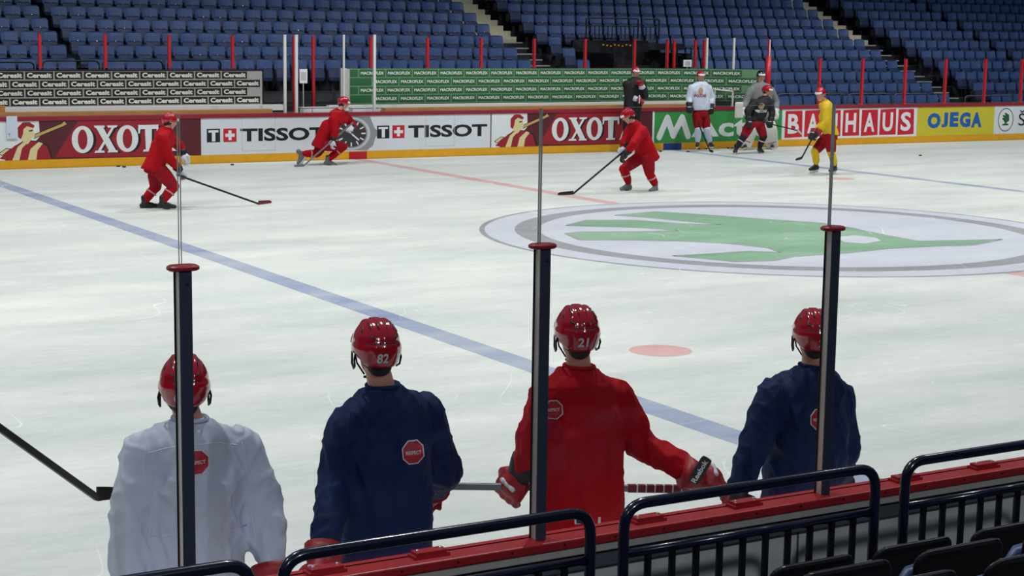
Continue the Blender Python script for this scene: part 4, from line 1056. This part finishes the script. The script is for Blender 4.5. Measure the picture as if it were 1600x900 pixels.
    nk, pv = g['neck'], g['pelvis']; up = (nk-pv).normalized(); L = (nk-pv).length
    shc = (g['shL']+g['shR'])/2; hw = (g['shR']-g['shL']).length/2
    fw = side.cross(up).normalized()
    hem = g.get('hem', pv-up*.10*s); neckz = J.get('collar_up', .02); ch = g.get('chest', nk*.62+pv*.38); wa = g.get('waist', nk*.25+pv*.75)
    bk = g['back'] if 'back' in g else V((0, 0, 0))
    sh_ = (nk-shc).dot(up); secs = [(nk+up*.030*s, side*.070*s, fw*.074*s), (nk+up*.008*s, side*.100*s, fw*.092*s), (nk-up*.012*s, side*hw*.74, fw*.110*s), (nk-up*.45*sh_, side*(hw*.95), fw*.128*s), (shc-up*.02*s, side*(hw*1.03), fw*.138*s), (shc-up*.08*s+bk*.5, side*(hw+.010), fw*.150*s), (ch+bk, side*(hw+.0*s)*.98, fw*.155*s),
            (wa+bk*.5, side*(hw*.5+.115*s), fw*.150*s), (hem, side*(hw*.5+.112*s), fw*.155*s)]
    mb.loft(secs, M, 28, 2.4)
    sr = J.get('sleeve', 1.0)
    for k in 'LR':
        sh, el, wr = g['sh'+k], g['el'+k], g['wr'+k]
        mb.chain([shc*.45+sh*.55-up*.012*s, sh-up*.012*s, (sh*.55+el*.45), el, (el*.5+wr*.5), wr*.86+el*.14], [.088*s*sr, .094*s*sr, .088*s*sr, .084*s*sr, .074*s*sr, .055*s*sr], M)
    jo = blend(mb, 'jersey', vox if not near else .0085, M, root, 18 if near else 5, folds(1.35 if near else 1.3, (.016 if near else .009)*s, seed))
    jbvh = None
    # collar
    mb = MB(); pts = [nk+up*.026*s+side*.064*s*math.cos(a)+fw*.068*s*math.sin(a) for a in [2*PI*k/20 for k in range(21)]]
    mb.tube(pts, .010*s, col.get('collar', M), 8); mb.build('collar', root, smooth=True)
    # ---- gloves
    for i, k in enumerate('LR'):
        fd = g.get('hd'+k, (g['wr'+k]-g['el'+k])); nn = g.get('hn'+k, V((0, 0, 1)))
        if k in J.get('bare', ''): continue
        glove(root, g['wr'+k], fd, nn, s, col['glove'+k] if 'glove'+k in col else col['gloves'], col.get('cuff'+k, col['cuff']), curls[i], 1 if k == 'L' else -1)
    return root, jo, (f, r, u)

def snap(par, jo, items, fwd, name, lab=None):
    """items: list of (points, faces, material, lift) -> laid on the jersey surface by casting along fwd"""
    me = jo.data; bvh = BVHTree.FromPolygons([v.co.copy() for v in me.vertices], [tuple(p.vertices) for p in me.polygons])
    fwd = V(fwd).normalized(); mb = MB()
    for pts, fs, M, lift in items:
        P = []
        for p in pts:
            hit = bvh.ray_cast(V(p)-fwd*.6, fwd); q = hit[0] if hit[0] else V(p); P.append(q-fwd*lift)
        mb.add(P, fs, M)
    o = mb.build(name, par, smooth=False)
    if lab: o['label'] = lab
    return o
def octagon_badge(root, jo, c, right, up, fwd, R, fill=True):
    c = V(c); right = V(right); up = V(up); items = []
    def oct_(rad, n=6):
        # triangulated fan with rings so that it can follow the cloth
        pts = [c]; fs = []; cor = [(math.cos(PI/8+k*PI/4), math.sin(PI/8+k*PI/4)) for k in range(8)]
        bd = []
        for k in range(8):
            a, b = cor[k], cor[(k+1) % 8]
            for q in range(3): t = q/3; bd.append((a[0]*(1-t)+b[0]*t, a[1]*(1-t)+b[1]*t))
        m_ = len(bd)
        for j in range(1, n+1):
            for (x, y) in bd: pts.append(c+right*x*rad*j/n+up*y*rad*j/n)
        for k in range(m_): fs.append((0, 1+k, 1+(k+1) % m_))
        for j in range(n-1):
            for k in range(m_): fs.append((1+j*m_+k, 1+(j+1)*m_+k, 1+(j+1)*m_+(k+1) % m_, 1+j*m_+(k+1) % m_))
        return pts, fs
    a = oct_(R); items.append((a[0], a[1], TAPEW, .0035))
    b = oct_(R*.90); items.append((b[0], b[1], mat('badge_red', (178, 22, 42), .6), .0048))
    vs, fs = text2d('RESPECT', .02, 0, 1.0, 2)
    items.append(([c+right*(x-.5)*R*1.25+up*(y-.5)*R*.28 for x, y in vs], fs, TAPEW, .0062))
    snap(root, jo, items, fwd, 'octagon_badge', 'red octagonal badge with white edge and small white word')

def stick(butt, heel, bl, label, shaftM=STICKB, tip=None, bladeM=BLACK, tapeM=None, w=1.0, grp=None, up=(0, 0, 1)):
    butt, heel = V(butt), V(heel)
    if heel.z < .30: heel.z = .022
    if bl is not None and heel.z < .30: bl = V(bl); bl.z = .022
    r = empty('hockey_stick', tuple(heel)); tag(r, label, 'hockey stick', grp)
    d = (butt-heel).normalized(); mb = MB(); mb.bar(heel, butt, .020*w, .029*w, shaftM, (0, 0, 1) if abs(d.z) < .9 else (1, 0, 0)); mb.build('shaft', r, bevel=.003)
    if bl is not None:
        bl = V(bl); mb = MB(); n = 8; L = (bl-heel); sd = L.cross(V(up)).normalized(); u = V(up); vs = []
        for k in range(n+1):
            t = k/n; c = heel+L*t+sd*(.05*t*t-.0); hgt = .062*(1-.25*t)*w*(1 if k < n else .6)
            for (a, b) in ((-.005, -.014*w), (.005, -.014*w), (.005, hgt-.014*w), (-.005, hgt-.014*w)): vs.append(c+sd*a+u*b)
        fs = [(0, 1, 2, 3), (n*4+3, n*4+2, n*4+1, n*4)]
        for k in range(n):
            for q in range(4): fs.append((k*4+q, (k+1)*4+q, (k+1)*4+(q+1) % 4, k*4+(q+1) % 4))
        mb.add(vs, fs, bladeM); mb.build('blade', r)
    if tapeM:
        mb = MB(); mb.bar(butt-d*.18, butt+d*.004, .023*w, .032*w, tapeM); mb.ball(butt, .02*w, tapeM, 8, 6); mb.build('grip_tape', r)
    return r

# ---------------------------------------------------------------- the four at the near boards, backs to the camera
def near_legs(px, y, dx=.0):
    """hips, knees and skates under a player leaning back on the boards, px = x of the pelvis"""
    return dict(hipL=(px-.10, y, .90), hipR=(px+.10, y, .90), knL=(px-.13, y+.12, .52), knR=(px+.13, y+.12, .52), anL=(px-.15, y+.05, .135), anR=(px+.15, y+.05, .135), toL=(px-.17, y+.22, .06), toR=(px+.17, y+.22, .06))
def NP(u, v, y): return at(u, v, y)
Yn = -14.42
def near_player(label, hd, nk, shl, shr, ell, elr, wrl, wrr, pel, col, look=(0, 1, 0), **kw):
    """all arguments (u, v, y)"""
    A = {k: at(*p) for k, p in dict(head=hd, neck=nk, shL=shl, shR=shr, elL=ell, elR=elr, wrL=wrl, wrR=wrr, pelvis=pel).items()}
    A['look'] = A['head']+V(look)
    A.update({k: V(v) for k, v in near_legs(A['pelvis'].x, pel[2]).items()})
    A['hem'] = A['pelvis']-V((0, 0, .12))
    A.update(kw.pop('extra', {}))
    return player(label, A, col, s=.93, faced=False, near=True, **kw)
LF = V((.42, .9, -.12))
navy = dict(jersey=JNAVY, pants=PRED, socks=JNAVY, gloves=GLR, cuff=GLR, boot=BOOTB)
wht = dict(jersey=JWHITE, pants=PRED, socks=JWHITE, gloves=GLR, cuff=GLR, boot=BOOTB)
redc = dict(jersey=JRED, pants=PRED, socks=JRED, gloves=GLR, cuff=GLB, cuffR=GLR, boot=BOOTB)
# white jersey
r1, j1, b1 = near_player('person in white practice jersey and red helmet leaning by the leftmost dark glass post',
    (288, 606, Yn), (297, 663, Yn), (228, 706, Yn), (370, 694, Yn), (204, 810, Yn-.02), (412, 796, Yn-.04), (202, 950, Yn-.05), (428, 912, -14.60), (300, 905, Yn), wht,
    look=(.30, .95, -.10), number='6', seed=1.3, extra={'num_off': -.030, 'back': V((0, -.03, 0)), 'sleeve': 1.06})
up1 = V((0, 0, 1)); rt = V((math.cos(.35), -math.sin(.35), 0)); fw1 = V((math.sin(.35), math.cos(.35), 0))
octagon_badge(r1, j1, at(308, 722, Yn-.12), rt, up1, fw1, .047)
r2, j2, b2 = near_player('person in navy practice jersey with red helmet numbered 82, second from the left',
    (587, 547, Yn), (598, 611, Yn), (542, 662, Yn), (664, 640, Yn+.02), (526, 748, Yn), (692, 735, Yn+.05), (503, 882, -14.68), (672, 768, Yn+.38), (600, 845, Yn), navy,
    look=(.12, .98, -.10), number='82', seed=4.1, extra={'back': V((0, -.03, 0)), 'num_off': -.012, 'sleeve': .98})
octagon_badge(r2, j2, at(643, 703, Yn-.12), V((math.cos(.3), -math.sin(.3), .04)), up1, V((math.sin(.3), math.cos(.3), 0)), .047)
r3, j3, b3 = near_player('person in red jersey with helmet numbered 21 resting one glove on the ledge',
    (901, 523, Yn), (905, 581, Yn), (852, 620, Yn+.02), (962, 614, Yn), (834, 690, Yn+.06), (1002, 696, Yn-.06), (812, 742, Yn+.16), (1092, 744, -14.74), (905, 812, Yn), redc,
    look=(.28, .95, -.10), number='21', seed=7.7, extra={'back': V((0, -.03, 0)), 'sleeve': .95, 'num_off': -.006, 'hdR': (.86, -.25, -.30), 'hnR': (0.1, -.35, .9), 'hdL': (-.25, .3, -.6), 'hnL': (-.9, -.4, 0)})
octagon_badge(r3, j3, at(871, 646, Yn-.12), V((math.cos(.3), -math.sin(.3), 0)), up1, V((math.sin(.3), math.cos(.3), 0)), .042)
r4, j4, b4 = near_player('person in navy practice jersey with red helmet partly hidden by the rightmost dark glass post',
    (1270, 525, Yn), (1270, 580, Yn), (1208, 614, Yn), (1308, 618, Yn), (1182, 690, Yn-.02), (1316, 706, Yn), (1146, 790, Yn-.02), (1310, 765, Yn+.25), (1248, 785, Yn), dict(navy, gloves=GLB, cuff=GLB),
    look=(.45, .9, -.10), number='24', seed=9.4, extra={'back': V((0, -.03, 0)), 'sleeve': 1.0, 'num_off': .020})
octagon_badge(r4, j4, at(1276, 652, Yn-.12), V((math.cos(.4), -math.sin(.4), 0)), up1, V((math.sin(.4), math.cos(.4), 0)), .047)
# jersey seams: yoke across the white back, waist seam and shoulder seams
def seam(root, jo, pts2, y, fwd, M=SEAM, w=.0022, name='seam'):
    me = jo.data; bvh = BVHTree.FromPolygons([v.co.copy() for v in me.vertices], [tuple(p.vertices) for p in me.polygons]); P = []
    for i in range(len(pts2)-1):
        for k in range(8):
            t = k/8; u_ = pts2[i][0]*(1-t)+pts2[i+1][0]*t; v_ = pts2[i][1]*(1-t)+pts2[i+1][1]*t
            p = at(u_, v_, y-.3); d = (at(u_, v_, y)-p).normalized(); h = bvh.ray_cast(p-d*.3, d)
            if h[0]: P.append(h[0])
    if len(P) > 3:
        mb = MB(); mb.tube(P, w, M, 6); mb.build(name, root, smooth=True)
seam(r1, j1, [(232, 708), (262, 700), (300, 696), (340, 692), (376, 696)], Yn, None)
seam(r1, j1, [(228, 700), (224, 740), (236, 800), (232, 860)], Yn, None); seam(r1, j1, [(378, 690), (386, 740), (392, 800), (400, 850)], Yn, None)
seam(r1, j1, [(235, 838), (300, 832), (398, 818)], Yn, None)
NS = mat('jersey_navy_seam', (12, 32, 72), .8)
seam(r2, j2, [(548, 640), (540, 690), (540, 740)], Yn, None, NS); seam(r2, j2, [(655, 628), (672, 690), (680, 740)], Yn, None, NS)
RS = mat('jersey_red_seam', (150, 14, 26), .8)
seam(r3, j3, [(956, 598), (962, 640), (950, 690), (960, 740)], Yn, None, RS); seam(r4, j4, [(1222, 600), (1218, 650), (1205, 700)], Yn, None, NS)
# word along the cuff of the resting glove
cuffs = [o for o in r3.children if o.name.startswith('glove')]
gl = cuffs[-1]; w_ = at(1076, 738, -14.72); dd = V((.86, -.25, -.30)).normalized()
mb = MB(); c0 = at(1084, 752, -14.80); c1 = at(1100, 725, -14.80)
rr = (c1-c0).normalized(); nn = (CAMP-c0).normalized(); uu = nn.cross(rr).normalized()
tv, tf = text2d('Reebok', .03, 0, 1.0, 3); LL = (c1-c0).length*1.25
mb.add([c0-rr*.004+nn*.030+rr*a*LL+uu*(b-.5)*.022 for a, b in tv], tf, TAPEW)
mb.loft([(c0+rr*LL*.5+nn*.026, rr*LL*.58, uu*.022), (c0+rr*LL*.5+nn*.001, rr*LL*.60, uu*.024)], GLB, 16, 6)
mb.build('cuff_patch', gl)['label'] = 'black cuff patch with white word'
# hem label on the red jersey
snap(r3, j3, [([at(u, v, Yn-.2) for u, v in ((902, 813), (942, 811), (942, 821), (902, 823))], [(0, 3, 2, 1)], TAPEW, .004), ([at(u, v, Yn-.2) for u, v in ((905, 814), (914, 813.5), (914, 821), (905, 821.5))], [(0, 3, 2, 1)], JNAVY, .006)], (.4, .9, -.15), 'hem_label', 'small white hem label')
# sticks at the near boards
a = at(722, 760, Yn+.26); b = at(1090, 764, -14.56)
st = stick(tuple(b), tuple(a+(a-b).normalized()*.25), None, 'dark hockey stick held level by the tall red player behind the glass', STICKG, w=.95)
mb = MB(); p = at(1000, 764, -14.45)
mb.bar(b, b+(a-b)*.30, .023, .032, TAPER)
for k in range(7):
    q0 = b+(a-b)*(.03+.038*k); mb.bar(q0, q0+(a-b).normalized()*.006, .0245, .0335, TAPEW)
mb.build('grip_tape', st)['label'] = 'red and white striped tape'
h = at(152, 778, -13.6); t = at(-60, 626, -14.0)
stick(tuple(t), tuple(h), tuple(at(186, 771, -13.55)), 'black hockey stick reaching in from the left edge beside the white jersey player', STICKB, bladeM=BLACK, w=.95)

# ---------------------------------------------------------------- far skaters
def FPp(y0, **pts):
    """points given as (u, v) or (u, v, dy) relative to depth y0"""
    out = {}
    for k, p in pts.items(): out[k] = at(p[0], p[1], y0+(p[2] if len(p) > 2 else 0))
    return out
def far_player(label, y0, pts, look, col, **kw):
    J = FPp(y0, **pts); J['look'] = J['head']+V(look)
    J.update(kw.pop('extra', {})); return player(label, J, col, **kw)
rd = dict(jersey=JRED, pants=PRED, socks=JRED, gloves=GLW, cuff=GLB, boot=BOOTB, stripe=mat('stripe_pink', (214, 150, 156), .7))
rA, jA, _ = far_player('person in all red kit skating at left with stick stretched forward', 6.8,
    dict(head=(266, 189), neck=(259, 205), shL=(264, 214, .18), shR=(254, 215, -.18), elL=(280, 228, .22), elR=(264, 246, -.22), wrL=(288, 242, .15), wrR=(281, 266, -.15),
         pelvis=(242, 262), hipL=(243, 266, .12), hipR=(250, 266, -.12), knL=(243, 291, .16), knR=(271, 291, -.16), anL=(226, 316, .18), anR=(254, 316, -.16), toL=(244, 323.5, .16), toR=(277, 325, -.2), hem=(236, 266)),
    (.95, -.15, -.30), rd, seed=2.2)
stick(at(276, 273, 6.6), at(404, 325, 6.7), at(420, 316, 6.9), 'long black hockey stick of the red skater at left, red blade near the blue line', STICKB, bladeM=TAPER, w=1.1)
rB, jB, _ = far_player('person in all red kit bent low and running on skates before the watch picture', 13.8,
    dict(head=(537, 161), neck=(529, 175), shL=(542, 182, .16), shR=(520, 187, -.20), elL=(552, 197, .22), elR=(524, 206, -.28), wrL=(548, 200, -.05), wrR=(520, 220, -.28),
         pelvis=(502, 222), hipL=(504, 225, .10), hipR=(508, 227, -.12), knL=(495, 240, .10), knR=(536, 229, -.14), anL=(470, 240, .12), anR=(512, 251, -.1), toL=(465, 254, .12), toR=(527, 259, -.1), hem=(503, 228)),
    (.90, -.35, -.35), dict(rd, boot=BOOTG), seed=5.2)
stick(at(552, 191, 13.5), at(474, 268, 13.45), at(462, 272, 13.4), 'grey hockey stick of the running red skater, blade on the ice at his rear', STICKG, bladeM=STICKG, w=1.0)
rC, jC, _ = far_player('person in all red kit seen from behind, right of the centre, stick to the left', 6.4,
    dict(head=(981, 181), neck=(991, 195), shL=(984, 203, .12), shR=(1004, 203, -.16), elL=(975, 222, .12), elR=(990, 226, -.28), wrL=(974, 230, .10), wrR=(978, 240, -.15),
         pelvis=(1010, 243), hipL=(1000, 246, .10), hipR=(1012, 247, -.10), knL=(975, 264, .10), knR=(1015, 270, -.10), anL=(982, 288, .12), anR=(1024, 291, -.10), toL=(964, 297.5, .05), toR=(1009, 301, -.28), hem=(1016, 250)),
    (-.80, .35, -.55), dict(rd, gloves=GLB, gloveL=GLW, boot=BOOTG), seed=8.2, extra={'back': V((.04, -.02, .03))})
stick(at(975, 236, 6.3), at(896, 291, 6.2), at(875, 285.5, 6.15), 'black hockey stick held out left by the red skater seen from behind', STICKB, bladeM=BLACK, w=1.1)
cb = dict(jersey=JBLACK, pants=JBLACK, socks=JBLACK, gloves=GLR, cuff=GLW, boot=BOOTB)
rD, jD, _ = far_player('person in black tracksuit and red helmet standing with one glove at the chin', 14.5,
    dict(head=(993, 113), neck=(992, 125), shL=(1004, 131, -.02), shR=(979, 131, 0), elL=(1008, 150, -.16), elR=(981, 150, .02), wrL=(1002, 133, -.24), wrR=(996, 155, -.2),
         pelvis=(988, 172), hipL=(993, 175), hipR=(982, 175), knL=(993, 202), knR=(979, 202), anL=(993, 225, .05), anR=(977, 226, -.05), toL=(996, 231, -.1), toR=(976, 232, -.15), hem=(988, 180)),
    (-.30, -.9, -.12), cb, seed=3.2)
stick(at(999, 150, 14.15), at(993, 229, 14.0), at(1004, 232, 13.9), 'hockey stick held upright by the person in black tracksuit', STICKB, tapeM=TAPEW)
wc = dict(jersey=JWHITE2, pants=PRED, socks=JWHITE2, gloves=GLB, cuff=GLB, boot=BOOTB, collar=JNAVY)
rE, jE, _ = far_player('person in white national jersey and red shorts standing against the green board', 14.45,
    dict(head=(1095, 119), neck=(1095, 131), shL=(1107, 137), shR=(1081, 137), elL=(1112, 153, .02), elR=(1077, 153, .02), wrL=(1111, 168, -.08), wrR=(1077, 166, -.08),
         pelvis=(1095, 176), hipL=(1101, 179), hipR=(1089, 179), knL=(1104, 201, -.06), knR=(1091, 201, -.06), anL=(1110, 223, -.02), anR=(1090, 223, -.02), toL=(1115, 229, -.25), toR=(1088, 229.5, -.25), hem=(1095, 172)),
    (-.35, -.9, -.12), wc, seed=6.2)
stick(at(1090, 190, 14.15), at(1110, 228, 13.95), at(1117, 230, 13.8), 'black hockey stick slanting between the legs of the white jersey player', STICKB)
gc = dict(jersey=JGREY, pants=JGREY, socks=PADW, gloves=PADW, cuff=PADW, boot=BOOTB, pad=PADW)
rG, jG, _ = far_player('person in grey goalkeeper jersey and white leg pads behind the black jersey skater', 14.4,
    dict(head=(1189, 119), neck=(1189, 133), shL=(1205, 141), shR=(1173, 141), elL=(1213, 160), elR=(1165, 160), wrL=(1212, 176, -.15), wrR=(1159, 174, -.15),
         pelvis=(1189, 178), hipL=(1196, 181), hipR=(1181, 181), knL=(1203, 203, -.12), knR=(1174, 203, -.12), anL=(1205, 224), anR=(1166, 224), toL=(1208, 230, -.25), toR=(1162, 230, -.25), hem=(1189, 182)),
    (-.35, -.9, -.1), gc, s=1.12, seed=1.9, helm=HELMB)
mb = MB(); P = at(1156, 172, 14.1); mb.box((P.x-.14, 14.08, P.z-.20), (P.x+.10, 14.14, P.z+.20), PADW); o = mb.build('blocker_board', rG, bevel=.03); o['label'] = 'white rectangular blocker'
bc = dict(jersey=JBLACK, pants=PRED, socks=JBLACK, gloves=GLB, cuff=GLB, boot=BOOTB, stripe=GLW)
rF, jF, _ = far_player('person in black national jersey and red shorts skating in front of the goalkeeper', 13.3,
    dict(head=(1199, 142), neck=(1194, 154), shL=(1202, 160, -.05), shR=(1180, 160, -.02), elL=(1207, 175, -.12), elR=(1168, 174, -.08), wrL=(1204, 189, -.20), wrR=(1170, 188, -.15),
         pelvis=(1180, 192), hipL=(1187, 195), hipR=(1172, 195), knL=(1193, 213, -.08), knR=(1162, 214, -.04), anL=(1187, 231, .02), anR=(1150, 232, .02), toL=(1193, 238.5, -.2), toR=(1146, 238.5, -.2), hem=(1180, 188)),
    (.45, -.85, -.15), bc, seed=7.2, extra={'back': V((0, 0, .03))})
stick(at(1172, 186, 13.0), at(1246, 204, 13.0), at(1254, 211, 12.9), 'thin black hockey stick held level by the black jersey skater', STICKB, bladeM=TAPEW)
yc = dict(jersey=JYEL, pants=PRED, socks=JYEL, gloves=GLB, cuff=GLR, boot=BOOTB)
rY, jY, _ = far_player('person in yellow jersey, red shorts and yellow socks skating left', 8.0,
    dict(head=(1282, 147), neck=(1291, 162), shL=(1290, 169, -.14), shR=(1297, 169, .16), elL=(1291, 190, -.22), elR=(1288, 190, .22), wrL=(1277, 207, -.15), wrR=(1272, 208, .12),
         pelvis=(1296, 212), hipL=(1296, 215, -.10), hipR=(1292, 215, .10), knL=(1299, 237, -.10), knR=(1274, 236, .12), anL=(1304, 260, -.12), anR=(1275, 258, .12), toL=(1291, 270, -.25), toR=(1258, 267.5, .05), hem=(1299, 212)),
    (-.80, -.30, -.22), yc, seed=4.8)
stick(at(1275, 205, 7.8), at(1252, 248, 7.9), at(1247, 250, 7.7), 'dark hockey stick held down by the yellow jersey skater', STICKB)
# chest marks
def chest(root, jo, c, y0, word, wM, crest=None, w=.30, look=(-.3, -.9, 0)):
    f = V(look).normalized(); C = at(c[0], c[1], y0-.2); r_ = V((-f.y, f.x, 0)).normalized()
    vs, fs = text2d(word, .03, 0, 1, 2); it = [([C+r_*(a-.5)*w+V((0, 0, (b-.5)*.07-.12)) for a, b in vs], fs, wM, .012)]
    if crest:
        n = 16; it.append(([C]+[C+r_*.065*math.cos(2*PI*k/n)+V((0, 0, .075*math.sin(2*PI*k/n))) for k in range(n)], [(0, 1+k, 1+(k+1) % n) for k in range(n)], crest, .012))
    snap(root, jo, it, -f, 'chest_mark', 'round crest over a word')
gold = mat('crest_gold', (190, 150, 110), .6)
chest(rE, jE, (1096, 142), 14.45, 'РОССИЯ', PRED, gold)
chest(rF, jF, (1192, 166), 13.3, 'РОССИЯ', TAPEW, gold, look=(.2, -.95, 0))
# pucks
pk = MB(); pk.tube([(0, 0, 0), (0, 0, .0254)], .038, BLACK, 20); pkm = pk.mesh('puck')
PK = [((185, 260), 'black puck near left far board, left one of a pair'), ((194, 261), 'black puck near left far board, right one of a pair'), ((363, 257.5), 'lone black puck on ice left of the running red skater'),
      ((1015, 235), 'black puck behind the red skater seen from behind, nearer the board'), ((1032, 236.5), 'black puck just right of the red skater seen from behind'), ((1075, 237), 'black puck on the ice left of the white jersey player skates'),
      ((1071, 230.5), 'black puck against the kickplate, left of the white jersey player'), ((1083, 230.2), 'black puck against the kickplate by his left skate of white jersey player'), ((1122, 229.8), 'black puck against the kickplate just right of the white jersey player'),
      ((1128, 229.6), 'black puck against the kickplate, second right of the white jersey player'), ((1143, 229), 'black puck against the kickplate near the black jersey skater'), ((1438, 243), 'lone black puck on ice below the last letter tile')]
for (u, v), lb in PK:
    d = F_ + R_*((u-800)/FPX) - U_*((v-450)/FPX); P = CAMP + d*((.01-CZ)/d.z)
    o = link('puck', pkm); o.location = (P.x, min(P.y, 14.9), .0025); tag(o, lb, 'puck', 'pucks scattered on the ice')
